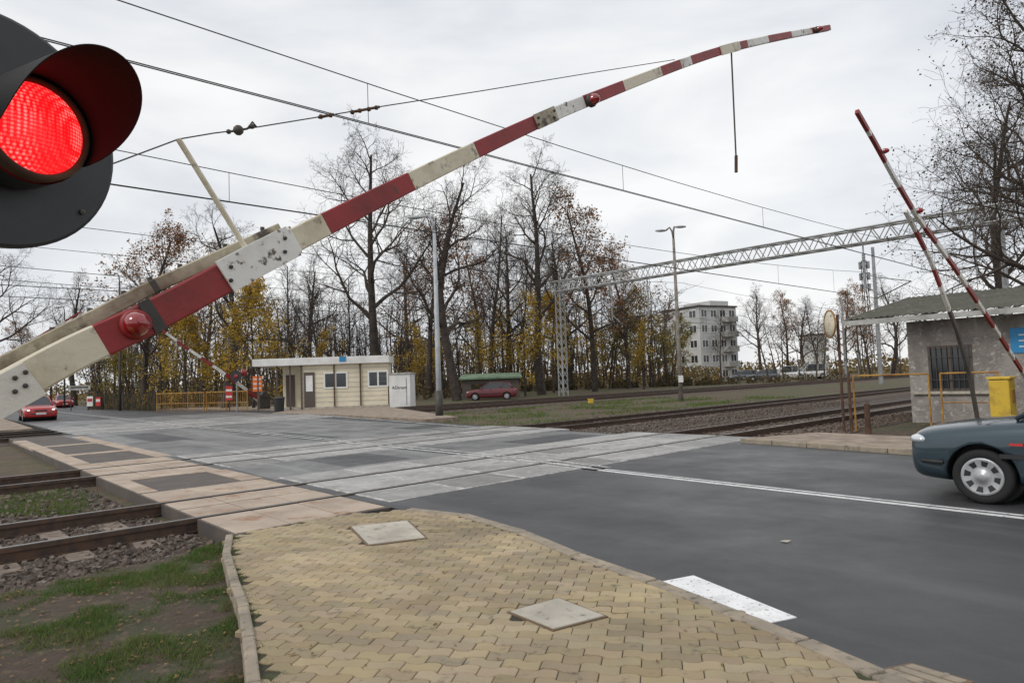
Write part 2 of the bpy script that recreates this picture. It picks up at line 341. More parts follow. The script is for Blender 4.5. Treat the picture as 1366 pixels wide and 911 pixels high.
for i,tc in enumerate(TR):
    lab = ['nearest railway track, its rails set in the crossing deck, nearest to the paved footpath','second railway track from the camera, beside the nearest one',
           'third railway track, beyond the grassy strip','farthest railway track, running in front of the cream booth and trees'][i]
    o = thing('railway_track', lab, 'railway track', W(2.7,tc), 0, 'railway tracks')
    for sg in (-1,1):
        q = MB(); tt = tc+sg*GA
        def bar(a,b,w,z0,z1,mi):
            q.prism([W(a,tt-w/2),W(b,tt-w/2),W(b,tt+w/2),W(a,tt+w/2)], z0, z1, mi)
        bar(-60,250,.13,GZ+.02,GZ+.035,0); bar(-60,250,.02,GZ+.035,-.035,0); bar(-60,250,.07,-.035,.012,0); bar(-60,250,.058,.012,.018,1)
        q.build('rail',['rail','railtop'],o)
    nn = 0; s = -9 if i < 2 else -4; ss = []
    while s < 120:
        s += .62
        if 2.5 < s < 14.6+.08*(tc-9): continue
        ss.append(s)
    st = MB()
    for s in ss:
        if nn < 70:
            k = bpy.data.objects.new('sleeper', spm); COL.objects.link(k); k.parent = o
            k.location = W(s,tc,GZ-.055)-WL[o.name]; k.rotation_euler = (0,0,YS+random.uniform(-.01,.01)); nn += 1
        else: st.box(W(s,tc,GZ-.055),(.24,2.5,.16),0,YS)
    if st.v:
        k = st.build('sleeper_row','sleeper',o); k['kind'] = 'stuff'
def stones(mb, n, s0,s1,t0,t1, z, smin, smax):
    for _ in range(n):
        s = random.uniform(s0,s1); t = random.uniform(t0,t1); r = random.uniform(smin,smax)
        dt = min(abs(t-TR[0]-GA),abs(t-TR[0]+GA),abs(t-TR[1]-GA),abs(t-TR[1]+GA))
        if dt < .07+r: continue
        tc = TR[0] if abs(t-TR[0])<1.3 else (TR[1] if abs(t-TR[1])<1.3 else None)
        if tc:
            ph_ = ((s+9)/.62)%1
            if (ph_ < .24 or ph_ > .76) and random.random() < .8: continue
        p = W(s,t,z+random.uniform(-.3,.7)*r)
        Q = Matrix.Rotation(random.uniform(0,6.3),3,V((random.gauss(0,1),random.gauss(0,1),random.gauss(0,1))).normalized())
        ax = [Q@V((random.uniform(.6,1.2)*r,0,0)),Q@V((0,random.uniform(.6,1.2)*r,0)),Q@V((0,0,random.uniform(.5,.9)*r))]
        vs = []
        for dx in (-1,1):
            for dy in (-1,1):
                for dz in (-1,1):
                    vs.append(p+ax[0]*dx*random.uniform(.4,1)+ax[1]*dy*random.uniform(.4,1)+ax[2]*dz*random.uniform(.5,1))
        mb.add(vs,[(0,1,3,2),(4,6,7,5),(0,4,5,1),(2,3,7,6),(0,2,6,4),(1,5,7,3)])
q = MB()
stones(q, 10000, -5,2.65,6.3,11.2, GZ+.01,.018,.04)
stones(q, 4000, -7,2.65,11.2,17, GZ+.01,.02,.045)
stones(q, 6000, 14.6,26,6.9,11.6, GZ+.01,.02,.045)
stones(q, 6000, 15,34,12,17.5, GZ+.01,.025,.05)
tag(q.build('ballast_stones','stone'),'loose brown ballast stones around the rails','gravel',kind='stuff')
# ------------------------------------------------------------------ foreground pavement
PZ = .05
lk = [G(x,y,PZ) for x,y in ((312,714),(308,740),(318,775),(332,810),(340,850),(348,911),(352,1100),(340,1500))]
kr = [G(x,y,PZ) for x,y in ((540,680),(610,688),(690,712),(760,742),(860,777),(960,818),(1060,858),(1160,902),(1260,960),(1400,1060),(1700,1400))]
poly = lk[::-1] + [G(430,690,PZ)] + kr
pb = MB(); pb.prism([V((p.x,p.y)) for p in poly], -.3, PZ-.008); struct(pb, 'pavement_base', 'joint')
def inside(x,y,pl):
    c = False; n = len(pl); j = n-1
    for i in range(n):
        if (pl[i].y>y)!=(pl[j].y>y) and x < (pl[j].x-pl[i].x)*(y-pl[i].y)/(pl[j].y-pl[i].y)+pl[i].x: c = not c
        j = i
    return c
pc = [[G(x,y,PZ) for x,y in ((465,702),(545,694),(571,718),(490,728))],[G(x,y,PZ) for x,y in ((676,816),(745,797),(811,822),(738,841))]]
pv = MB(); cols = []
ang = R(-12); ux = V((math.cos(ang),math.sin(ang))); uy = V((-ux.y,ux.x)); L_, W_ = .20,.098; amp=.016
def wv(u):
    f = (u/L_)%1.0
    if f < .15: return amp
    if f < .35: return amp*(1-(f-.15)/.1)
    if f < .65: return -amp
    if f < .85: return -amp+amp*(f-.65)/.1
    return amp
pcx = []
for p in pc:
    c = (p[0]+p[1]+p[2]+p[3])/4; pcx.append([c+(a-c)*.85 for a in p])
for row in range(-60,112):
    for k in range(-40,40):
        u0_ = (k + (.5 if row%2 else 0))*L_ + .25*L_; w0 = row*W_
        cx = ux*(u0_+L_/2)+uy*(w0+W_/2)
        if abs(cx.x) > 5 or cx.y < .8 or cx.y > 9: continue
        if not (inside(cx.x,cx.y,poly) or inside(cx.x-.045,cx.y-.035,poly)): continue
        if any(inside(cx.x,cx.y,p) for p in pcx): continue
        z = PZ+random.uniform(-.0015,.0015); g_ = .002
        if any(inside((cx+ux*a+uy*b).x,(cx+ux*a+uy*b).y,p) for p in pc for a in (-.1,.1,0) for b in (-.05,.05,0)): z -= .0045
        uu = [u0_+g_]+[u0_+f*L_ for f in (.1,.25,.4,.5,.6,.75,.9)]+[u0_+L_-g_]
        ring = [(u, w0+wv(u)+g_) for u in uu]+[(u, w0+W_+wv(u)-g_) for u in reversed(uu)]; n = len(ring)
        cu = sum(p[0] for p in ring)/n; cw = sum(p[1] for p in ring)/n
        tx = random.uniform(-.012,.012); ty = random.uniform(-.015,.015)
        vs = []
        for sc_, dz in ((1,-.03),(1,-.004),(.955,0)):
            for u,w in ring:
                if sc_ < 1: u2 = u - math.copysign(.0035,u-cu); w2 = w - math.copysign(.0035,w-cw)
                else: u2, w2 = u, w
                q_ = ux*u2+uy*w2; vs.append((q_.x,q_.y,z+dz+(u-cu)*tx+(w-cw)*ty))
        fs = [(i,(i+1)%n,n+(i+1)%n,n+i) for i in range(n)]+[(n+i,n+(i+1)%n,2*n+(i+1)%n,2*n+i) for i in range(n)]+[tuple(range(2*n,3*n))]
        pv.add(vs,fs)
        b = random.uniform(.80,1.12)*(1+.3*noise.noise(V((cx.x*.9,cx.y*.9,7)))); c_ = (b*random.uniform(.97,1.04),b,b*random.uniform(.92,1.08)); cols += [c_]*(3*n)
struct(pv,'pavement','paver',cols=cols)
for i,p in enumerate(pc):
    lab = ['pale concrete cover set in the paving nearest the railway','weathered concrete cover in an iron frame in the middle of the paving'][i]
    c = (p[0]+p[1]+p[2]+p[3])/4
    o = thing('manhole_cover', lab, 'manhole cover', c)
    fr = MB(); fr.prism([V((q.x,q.y)) for q in p], -.05, PZ+.003); fr.build('frame','plate_steel',o)
    a = MB(); a.prism([c.xy+(q-c).xy*.93 for q in p], -.05, PZ+.009); a.build('slab','concrete',o,bevel=.005)
def kerbline(pts, w, h, name, z0=-.3, L=.8, side=1):
    mb = MB(); seg = []
    for a,b in zip(pts,pts[1:]):
        n = max(1,round((b-a).xy.length/L))
        for i in range(n): seg.append((a.lerp(b,i/n),a.lerp(b,(i+1)/n)))
    for a,b in seg:
        dv = (b-a).xy.normalized(); nv = V((dv.y,-dv.x))*side; g_ = dv*.006
        hh = h+random.uniform(-.004,.004); j = nv*random.uniform(-.008,.008)
        mb.prism([a.xy+g_+j,b.xy-g_+j,b.xy-g_+nv*w+j,a.xy+g_+nv*w+j], z0, hh)
    return struct(mb,name,'kerb',bevel=.012)
kerbline(kr,.12,PZ+.01,'road_kerb',side=-1)
kerbline(lk,.07,PZ+.02,'footpath_kerb',L=.5,side=1)
tf = MB(); tp = [G(x,y,-.04) for x,y in ((300,722),(200,748),(90,770),(0,792),(-300,850),(-600,1300),(340,1300),(335,911),(322,800))]
tf.prism([p.xy for p in tp], -.3, -.05); struct(tf,'grass_verge','turf')
bv = []; bf = []
def blade(x,y,z,h,w,lean):
    a = random.uniform(0,6.28); dx,dy = math.cos(a)*w,math.sin(a)*w; b = random.uniform(0,6.28); o=len(bv)
    bv.extend([(x-dx,y-dy,z),(x+dx,y+dy,z),(x+math.cos(b)*lean,y+math.sin(b)*lean,z+h)]); bf.append((o,o+1,o+2))
for _ in range(240000):
    x = random.uniform(-5.5,-1.2); y = random.uniform(2.2,8)
    nval = noise.noise(V((x*1.5,y*1.5,3)))+.6*noise.noise(V((x*4.5,y*4.5,1)))
    if nval < random.uniform(-.16,.26): continue
    if not inside(x,y,tp): continue
    h = random.uniform(.010,.042)*(1+1.1*max(0,nval))
    blade(x,y,-.052,h,.0028,h*.8)
for _ in range(30000):
    s = random.uniform(15,40); t = random.uniform(17.2,28)
    nval = noise.noise(V((s*.35,t*.5,3)))+.4*noise.noise(V((s*2,t*2,1)))
    if nval < random.uniform(-.05,.35): continue
    p = W(s,t); h = random.uniform(.05,.16); blade(p.x,p.y,GZ,h,.015,h*.6)
for _ in range(5000):
    p = G(random.uniform(0,110),random.uniform(655,690),GZ); h = random.uniform(.02,.07); blade(p.x+random.uniform(-.3,.3),p.y,GZ+.01,h,.006,h*.6)
for _ in range(1500):
    k = random.randrange(0,5); a = lk[k].lerp(lk[k+1],random.random())
    if noise.noise(a*3)<.0: continue
    blade(a.x+random.gauss(.02,.03),a.y,PZ-.006,random.uniform(.006,.02),.003,.01)
gm = MB(); gm.v = bv; gm.f = bf; gm.m = [0]*len(bf)
tag(gm.build('grass','grass'),'short patchy green grass on the verge and between the tracks','grass',kind='stuff')
lf = MB()
for _ in range(4200):
    k = random.random()
    if k < .28: p = V((random.uniform(-5,-1.3),random.uniform(2.5,7.5),-.035))
    elif k < .32:
        i_ = random.randrange(0,8); p = kr[i_].lerp(kr[i_+1],random.random()) + V((abs(random.gauss(.03,.04))+.1,.05,0)); p.z = .004
    elif k < .326: p = G(random.uniform(350,1050),random.uniform(720,905),PZ+.006)
    elif k < .8: p = W(random.uniform(14.5,45),random.uniform(11.5,29),GZ+.04)
    else: p = W(random.uniform(14.5,24),random.uniform(4.5,8),GZ+.06)
    if k<.28 and not inside(p.x,p.y,tp): continue
    if .32<k<.326 and not inside(p.x,p.y,poly): continue
    r = random.uniform(.008,.02)*(1 if k<.33 else 2.2); a = random.uniform(0,6.28)
    c,s_ = math.cos(a)*r,math.sin(a)*r
    lf.add([(p.x+c,p.y+s_,p.z+random.uniform(0,.012)),(p.x-s_*.7,p.y+c*.7,p.z),(p.x-c,p.y-s_,p.z+random.uniform(0,.012)),(p.x+s_*.7,p.y-c*.7,p.z)],[(0,1,2,3)])
tag(lf.build('fallen_leaves','litter'),'scattered brown fallen leaves on grass, kerb and ground','leaves',kind='stuff')
p=G(1048,722,.006); q=MB(); q.add([(p.x-.05,p.y,.012),(p.x,p.y-.035,.006),(p.x+.055,p.y+.01,.014),(p.x+.01,p.y+.05,.007)],[(0,1,2,3)]); tag(q.build('litter_scrap','concrete'),'pale scrap lying alone on the asphalt of the near lane','litter')
fp = MB(); fp.prism([W(s,t) for s,t in ((13.45,7.3),(12.5,2),(11.8,-3),(11.2,-8),(13.4,-8),(14.1,-3),(14.9,2),(15.4,6.6))],-.3,.07); struct(fp,'far_footpath','farpave')
kerbline([W(13.25,7.3),W(12.3,2),W(11.6,-3),W(11.0,-8)],.14,.09,'far_kerb',side=-1)
fp = MB(); fp.prism([W(s,t) for s,t in ((15.8,22),(16.6,30),(16.6,38),(19.2,41),(17.6,60),(19.5,60),(26,41),(24,38),(17.4,22))],-.3,.03); struct(fp,'booth_footpath','farpave')
fp = MB(); fp.prism([W(s,t) for s,t in ((5.2,37),(6.5,60),(10.8,140),(8.8,140),(4.4,60),(2.8,37))],-.3,.03); struct(fp,'left_footpath','farpave')
fp = MB(); fp.prism([W(s,t) for s,t in ((15.5,6.6),(15,2),(14.2,-3),(60,-3),(60,6.6))],-.3,GZ+.02); struct(fp,'trackside_soil','turf')
mk = MB()
def strip(pts, w, z=.006, off=0, mb=mk):
    for a,b in zip(pts,pts[1:]):
        d = (b-a).xy.normalized(); n0 = V((d.y,-d.x)); nv = n0*w/2; o_=n0*off
        mb.prism([a.xy-nv+o_,a.xy+nv+o_,b.xy+nv+o_,b.xy-nv+o_], z-.004, z)
strip([G(1616,719),G(1340,688),G(800,627)],.085,.006,-.02); strip([G(1616,719),G(1340,688),G(800,627)],.05,.006,.12)
struct(mk,'centre_line','thin_line')
mk2 = MB()
for (a,b,z) in ((G(800,627),G(740,619),.021),(G(740,619),G(270,571),.022),(G(270,571),G(60,548),.021)):
    strip([a,b],.11,z,-.03,mk2); strip([a,b],.08,z,.22,mk2)
strip([G(640,571),G(380,551)],.12,.0235,0,mk2); struct(mk2,'faded_line','faint_line')
mk = MB(); mk.prism([G(x,y).xy for x,y in ((884,776),(925,768),(1063,824),(1028,831))],-.01,.006); struct(mk,'road_marking','white_line')
mk = MB(); mk.prism([G(x,y).xy for x,y in ((1236,903),(1262,898),(1400,960),(1360,975))],-.01,.006); struct(mk,'road_marking','white_line')
dp = [G(x,y,.02) for x,y in ((1150,893),(1215,880),(1300,905),(1240,925))]; c=(dp[0]+dp[1]+dp[2]+dp[3])/4
o = thing('drain_cover','grey road drain cover beside the kerb at the bottom right corner','drain',c)
q = MB(); q.prism([p.xy for p in dp],-.05,.008); q.build('frame','plate_steel',o)
for i in range(4):
    q = MB()
    a0=dp[0].lerp(dp[1],.06+i*.235); a1=dp[0].lerp(dp[1],.24+i*.235); b0=dp[3].lerp(dp[2],.06+i*.235); b1=dp[3].lerp(dp[2],.24+i*.235)
    q.prism([a0.lerp(b0,.07).xy,a1.lerp(b1,.07).xy,a1.lerp(b1,.93).xy,a0.lerp(b0,.93).xy],-.03,.014); q.build('slab','kerb',o,bevel=.006)
# ------------------------------------------------------------------ crossing signal (foreground)
LC = D(42,174,1.37); nn_ = V((.9,-.44,0)).normalized(); sx = V((0,0,1)).cross(nn_).normalized()
BC = D(0,172,1.39)
o = thing('crossing_signal','large black round railway crossing signal with glowing red light at the top left','traffic signal', V((BC.x-.12,BC.y-.05,GZ)))
q = MB(); pp = V((BC.x,BC.y,0))-nn_*.13; q.tube([pp+V((0,0,GZ)),pp+V((0,0,3.1))],.038,16); q.build('post','steel',o,smooth=True)
q = MB(); q.lathe([(0,.0),(.235,.0),(.242,-.004),(.242,-.016),(.236,-.02),(0,-.02)],64,BC,nn_); q.build('backboard','black',o)
q = MB(); q.lathe([(0,-.12),(.09,-.12),(.108,-.06),(.108,.0)],32,LC,nn_); q.build('lamp_housing','black',o,smooth=True)
q = MB(); q.lathe([(.090,.018),(.093,.028),(.099,.030),(.104,.02),(.104,0)],48,LC,nn_); q.build('lens_rim','rust',o,smooth=True)
q = MB(); q.lathe([(.091,.018),(.086,.026),(.065,.038),(.038,.046),(.0001,.05)],40,LC,nn_); q.build('lens','lens',o,smooth=True)
q = MB(); NA=56; pts=[]
zax=V((0,0,1))
def hp(a,h,r): return LC+nn_*h+(sx*math.cos(a)+zax*math.sin(a))*r
a_0,a_1 = R(-30),R(205)
for i in range(NA+1):
    f=i/NA; a=a_0+(a_1-a_0)*f; prof=math.sin(math.pi*min(1,f*1.0))**.6
    ln=.03+.215*prof
    for (h,r) in ((0,.106),(ln*.5,.107),(ln,.108),(ln,.106),(ln*.5,.105),(0,.104)): pts.append(hp(a,h,r))
fs=[]
for i in range(NA):
    for j in range(6): fs.append((i*6+j,i*6+(j+1)%6,(i+1)*6+(j+1)%6,(i+1)*6+j))
q.add(pts,fs); q.build('visor','hood',o,smooth=False)
for a in (40,140,220,320):
    q=MB(); p = BC+(sx*math.cos(R(a))+zax*math.sin(R(a)))*.215; q.lathe([(0,.008),(.006,.006),(.006,0)],8,p,nn_); q.build('screw','dark',o)
# ------------------------------------------------------------------ near barrier
TB = ST(D(0,520,2.3))[1]
base = RP(-330,700,TB); base = V((base.x,base.y,GZ))
o = thing('crossing_barrier','huge raised red and cream barrier boom sweeping across the foreground from the left edge','barrier',base,0,'railway crossing barriers')
CL = [(-330,694),(-200,628),(0,524),(100,470),(180,433),(250,397),(345,345),(390,322),(490,271),(590,222),(670,184),(745,150),(800,128),(850,108),(900,89),(940,75),(975,64.5),(1022,53.5),(1060,46),(1105,38)]
def cly(x):
    n=len(CL)
    for i in range(n-1):
        if CL[i][0]<=x<=CL[i+1][0]:
            def sl(j):
                j0=max(0,j-1); j1=min(n-1,j+1); return (CL[j1][1]-CL[j0][1])/(CL[j1][0]-CL[j0][0])
            h=CL[i+1][0]-CL[i][0]; t=(x-CL[i][0])/h; m0=sl(i)*h; m1=sl(i+1)*h
            return (2*t**3-3*t*t+1)*CL[i][1]+(t**3-2*t*t+t)*m0+(-2*t**3+3*t*t)*CL[i+1][1]+(t**3-t*t)*m1
def beam(mb, xs, fy, t, hf, wf, mif):
    prev=None
    for i,x in enumerate(xs):
        c = RP(x,fy(x),t)
        if x+2>xs[-1]: c2 = RP(x-2,fy(x-2),t); dv=(c-c2).normalized()
        else: c2 = RP(x+2,fy(x+2),t); dv=(c2-c).normalized()
        nv = V((0,0,1))-dv*dv.z; nv.normalize(); h=hf(x)/2; w=wf(x)/2
        bev=.2*min(h,w)
        sec=[c-nv*h+ET*(-w+bev),c-nv*(h-bev)-ET*w,c+nv*(h-bev)-ET*w,c+nv*h+ET*(-w+bev),c+nv*h+ET*(w-bev),c+nv*(h-bev)+ET*w,c-nv*(h-bev)+ET*w,c-nv*h+ET*(w-bev)]
        if prev is None: mb.add(sec,[tuple(range(7,-1,-1))],mif(x))
        else: mb.add(prev+sec,[(j,j+8,(j+1)%8+8,(j+1)%8) for j in range(8)],mif((xs[i-1]+x)/2))
        prev=sec
    mb.add(prev,[tuple(range(8))],mif(xs[-1]-1))
ST_ = [(-330,0),(132,2),(305,1),(392,0),(432,2),(546,0),(632,2),(711,1),(776,2),(829,0),(879,2),(905,1),(919,2),(960,1),(984,2),(994,1),(1022,2),(1053,1),(1080,2)]
def smi(x):
    r=0
    for a,k in ST_:
        if x>=a: r=k
    return r
xs = sorted(set([a for a,_ in ST_]+[a for a,_ in CL]+list(range(-300,1100,25))+[1105]))
def hf(x): return .125 if x<392 else max(.055,.106-(x-392)/(1105-392)*.048)
q = MB(); beam(q,xs,cly,TB,hf,lambda x:.07 if x<392 else .05,smi); q.build('boom',['cream','bwhite','bred'],o)
def ua(x): return 487-(x)*.513 if x<200 else 384.4-(x-200)*.452
q = MB(); beam(q,[-330,-150,0,60,120,200,208,260,320,372],ua,TB+.09,lambda x:.055,lambda x:.05,lambda x:2 if 200<x<208 else 3); q.build('side_arm',['cream','bwhite','dark','bdirty'],o)
q = MB(); beam(q,[-330,-150,0,100,200,300,388],lambda x:cly(x)-14,TB+.16,lambda x:.05,lambda x:.04,lambda x:0); q.build('side_arm','bdirty',o)
q = MB(); beam(q,[-60,0,46],lambda x:cly(x)+6,TB-.045,lambda x:.13,lambda x:.012,lambda x:0); q.build('joint_plate','rusty',o)
q = MB(); beam(q,[300,340,391],cly,TB-.043,lambda x:.14,lambda x:.012,lambda x:0); q.build('joint_plate','bwhite',o)
q = MB(); beam(q,[715,728,742],cly,TB-.03,lambda x:.092,lambda x:.008,lambda x:0); q.build('joint_plate','bdirty',o)
q = MB(); beam(q,[962,975,986],cly,TB-.03,lambda x:.078,lambda x:.008,lambda x:0); q.build('joint_plate','cream',o)
q = MB(); beam(q,[196,203,211],cly,TB-.038,lambda x:.13,lambda x:.008,lambda x:0); q.build('joint_strap','dark',o)
def bolt(p,kind=0):
    q=MB()
    if kind: q.cyl(p,p+V((0,0,.015)),.010,n=8)
    else: q.lathe([(.0001,-.012),(.007,-.010),(.009,0)],8,p,ET)
    q.build('bolt','dark',o)
for x in (20,34,308,380,718,739):
    for dy in (-1,1): bolt(RP(x,cly(x)+dy*(9 if x<400 else 4.5),TB-(.05 if x<400 else .034)))
for x in (70,120,165,200,240,300,350): bolt(RP(x,ua(x)-9,TB+.09),1)
for (x,dy,r) in ((180,0,.048),(787,2,.038),(1088,0,.03)):
    p = RP(x,cly(x)+dy,TB-.03)
    k = MB(); k.lathe([(r*1.15,0),(r*1.15,-.02),(r*1.0,-.03),(r*.9,-.03)],24,p,ET); b=k.build('warning_lamp','bred' if r>.045 else 'dark',o,smooth=True)
    k = MB(); k.lathe([(r,-.015),(r*.96,-.035),(r*.75,-.06),(r*.4,-.075),(.0002,-.08)],24,p,ET); k.build('lamp_lens','redlens',b,smooth=True)
ptop = RP(238,186,TB); q = MB(); q.cyl(RP(327,330,TB),ptop,.012,n=8); q.build('strut','cream',o)
wp = [(0,262),(90,240),(155,217),(238,186),(285,178),(318,174),(440,154),(505,143),(640,122),(780,99),(900,80)]
q = MB(); q.tube([RP(x,y,TB) for x,y in wp],.003,5); q.build('stay_wire','wire',o)
q = MB(); q.sphere(RP(318,174,TB),.022,12); q.sphere(RP(305,176,TB),.011,8); q.sphere(RP(336,169,TB),.012,8); q.tube([RP(303,176.5,TB),RP(330,172,TB),RP(337,163,TB),RP(342,170,TB)],.005,6); q.build('insulator','dark',o,smooth=True)
for (a,b),xx in (((((425,157),(445,153))),((428,156),(441,154))),((((468,150),(506,143))),((470,150),(480,148),(492,146),(502,144)))):
    q = MB(); q.cyl(RP(*a,TB),RP(*b,TB),.007,n=6)
    for x,y in xx: q.sphere(RP(x,y,TB),.012,8)
    q.build('turnbuckle','rust',o,smooth=True)
q = MB(); q.cyl(RP(975.5,68,TB),RP(982,214,TB),.007,n=6); q.build('hanging_rod','dark',o)
q = MB(); q.cyl(RP(982,208,TB),RP(982,230,TB),.014,n=8); q.build('rod_weight','rust',o)
q = MB(); pz = RP(-240,648,TB); q.prism([(pz+ES*a+ET*b).xy for a,b in ((-.25,-.22),(.25,-.22),(.25,.3),(-.25,.3))],GZ,pz.z-.1); q.build('pedestal','yellow',o,bevel=.02)
# ------------------------------------------------------------------ other barriers
def barrier(label, t, armpts_list, stripes, foot, hgt, lamps, sz=1.0, thk=1.0):
    o = thing('crossing_barrier',label,'barrier',V((foot.x,foot.y,GZ)),0,'railway crossing barriers')
    for k,pts in enumerate(armpts_list):
        q = MB(); P=[RP(x,y,t) for x,y in pts]
        L_all=sum((b-a).length for a,b in zip(P,P[1:]))
        def at(d):
            for a,b in zip(P,P[1:]):
                l=(b-a).length
                if d<=l: return a.lerp(b,d/l),(b-a).normalized()
                d-=l
            return P[-1],(P[-1]-P[-2]).normalized()
        d=0; prev=None
        while True:
            c,dv=at(min(d,L_all-1e-4)); nv=V((0,0,1))-dv*dv.z; nv.normalize()
            h=(.036+.03*d/L_all)*sz*thk; w=.025*sz
            off=ET*(.1*k)
            sec=[c+off-nv*h-ET*w,c+off+nv*h-ET*w,c+off+nv*h+ET*w,c+off-nv*h+ET*w]
            mi=stripes(k,d)
            if prev: q.add(prev+sec,[(j,j+4,(j+1)%4+4,(j+1)%4) for j in range(4)],mi)
            else: q.add(sec,[(3,2,1,0)],mi)
            prev=sec
            if d>=L_all: break
            d+=.1
        q.add(prev,[(0,1,2,3)],mi)
        q.build('boom' if k==0 else 'side_arm',['cream','bwhite','bred','dark'],o)
    q = MB(); b=V((foot.x,foot.y,0)); q.prism([(b+ES*a*sz+ET*c).xy for a,c in ((-.2,-.2),(.2,-.2),(.2,.2),(-.2,.2))],GZ,hgt); q.build('pedestal','dark',o,bevel=.02)
    q = MB(); q.cyl(b+V((0,0,hgt))-ET*.25,b+V((0,0,hgt))+ET*.25,.12*sz,n=16); q.build('pivot_drum','dark',o)
    for (x,y,r) in lamps:
        p=RP(x,y,t)-ET*.04; k=MB(); k.lathe([(r,0),(r,-.02),(r*.7,-.06),(.0002,-.08)],16,p,ET); k.build('warning_lamp','redlens',o,smooth=True)
    return o
def st1(k,d):
    if k==0: return 2 if (d<.5 or (d/.6)%2>.95) else 1
    return 3 if d>2.6 else (1 if (d/.5)%2<1.1 else 2)
TRB = 3.4
bp_ = RP(1392,540,TRB)
barrier('raised red and white barrier with split arm, by the low hut at the right',TRB,
  [[(1143,149),(1165,187),(1192,236),(1222,287),(1270,352),(1322,430),(1392,540)],[(1217,280),(1250,345),(1285,440),(1302,500),(1313,562)]],st1,bp_,.95,[(1175,203,.04),(1221,282,.05)],1.0,.9)
foot = AT(352,47); tf_ = ST(foot)[1]
def st2(k,d): return 2 if int(d/.9)%2==0 else 1
barrier('raised red and white barrier with red lamp beside the cream booth',tf_,[[(205,432),(240,458),(290,492),(340,528),(352,536)],[(300,496),(350,538)]],st2,foot,1.0,[(325,497,.24)],1.8)
foot = AT(-45,33); tf2 = ST(foot)[1]
barrier('distant raised barrier at the left edge, partly hidden behind the big boom',tf2,[[(108,416),(60,444),(0,482),(-45,510)]],st2,foot,1.0,[],1.2)
# ------------------------------------------------------------------ gantry & wires
sg = ST(AT(751,60))[0]; tg0 = ST(AT(751,60))[1]; tg1 = 5.0
zT = 9.9; zB=9.0
def rod(mb,a,b,r): mb.cyl(a,b,r,n=4)
o = thing('catenary_gantry','long grey lattice steel gantry spanning the tracks','gantry',W(sg,tg0,GZ))
q = MB()
NS=34
for ds in (-.35,.35):
    for z in (zB,zT): rod(q,W(sg+ds,tg0+.5,z),W(sg+ds,tg1-.5,z),.065)
    for i in range(NS):
        ta=tg0+(tg1-tg0)*i/NS; tb_=tg0+(tg1-tg0)*(i+.5)/NS; tc_=tg0+(tg1-tg0)*(i+1)/NS
        rod(q,W(sg+ds,ta,zB),W(sg+ds,tb_,zT),.035); rod(q,W(sg+ds,tb_,zT),W(sg+ds,tc_,zB),.035)
for i in range(NS):
    ta=tg0+(tg1-tg0)*i/NS; tc_=tg0+(tg1-tg0)*(i+1)/NS
    for z in (zB,zT): rod(q,W(sg-.35,ta,z),W(sg+.35,tc_,z),.03)
q.build('truss_beam','gantry',o)
for tt in (tg0,tg1):
    q=MB()
    for ds in (-.3,.3):
        for dt in (-.25,.25): rod(q,W(sg+ds,tt+dt,GZ),W(sg+ds,tt+dt,zT),.055)
        for i in range(14):
            z=i*.7; rod(q,W(sg+ds,tt-.25,z),W(sg+ds,tt+.25,z+.7),.03)
    for dt in (-.25,.25):
        for i in range(14): z=i*.7; rod(q,W(sg-.3,tt+dt,z),W(sg+.3,tt+dt,z+.7),.03)
    q.build('leg','gantry',o)
for tc in TR:
    q=MB(); rod(q,W(sg,tc+.5,zB),W(sg,tc+.5,6.0),.05); rod(q,W(sg,tc+.5,6.4),W(sg,tc-.3,5.75),.03); rod(q,W(sg,tc+.5,7.2),W(sg,tc,6.9),.03)
    for z in (8.0,8.15,8.3): q.sphere(W(sg,tc+.5,z),.11,8)
    q.build('hanger','steel',o)
def catenary(tc, label, rad):
    o = thing('overhead_wire',label,'overhead wire',W(sg,tc,0),0,'overhead railway wires')
    for dd in (0,.05): q=MB(); q.tube([W(s,tc+dd,5.6) for s in range(-60,261,20)],rad,5); q.build('contact_wire','wire',o)
    q=MB(); P=[]; s=sg-118
    def mz(s):
        f=((s-sg)/59.0)%1; return 6.15+1.0*(2*f-1)**2
    while s<sg+236: P.append(W(s,tc,mz(s))); s+=4
    q.tube(P,rad,5); q.build('messenger_wire','wire',o)
    s=sg-110
    while s<sg+60:
        q=MB(); q.tube([W(s,tc,5.6),W(s,tc,mz(s))],rad*.6,4); q.build('dropper','wire',o); s+=6.5
for tc,l,r in zip(TR,('nearest overhead contact wires, crossing the sky from the top left','second set of overhead wires, passing behind the red signal','third set of overhead wires, over the track past the grass','farthest overhead wires, above the track beside the booth'),(.009,.011,.013,.013)): catenary(tc,l,r)
for tc,z,l in ((28.3,7.4,'high single feeder cable crossing low in the sky over the far tracks'),(37.5,8.2,'highest feeder cable running along the far side of the tracks')):
    q=MB(); q.tube([W(s,tc,z+.8*((((s-sg)/59)%1)*2-1)**2) for s in range(-60,240,4)],.013,5); tag(q.build('feeder_cable','wire'),l,'cable')
for px,Y,ht,l in ((1174,62,12.5,'plain steel catenary mast behind the gantry, nearest the lattice tower'),(1349,38,9,'dark steel mast rising behind the roof of the trackside hut'),(1128,95,11,'distant catenary mast with a bracket arm left of the lattice tower'),(1146,120,10,'tiny far catenary mast beyond the gantry')):
    p=AT(px,Y,GZ); o=thing('catenary_mast',l,'mast',p,0,'catenary masts'); q=MB()
    q.tube([p,p+V((0,0,ht))],[.2,.14],8); q.build('pole','steel',o)
    q=MB(); q.cyl(p+V((0,0,ht*.62)),p+V((0,0,ht*.72))-ET*3,.05,n=6); q.cyl(p+V((0,0,ht*.78)),p+V((0,0,ht*.72))-ET*3,.04,n=6); q.build('bracket','dark',o)
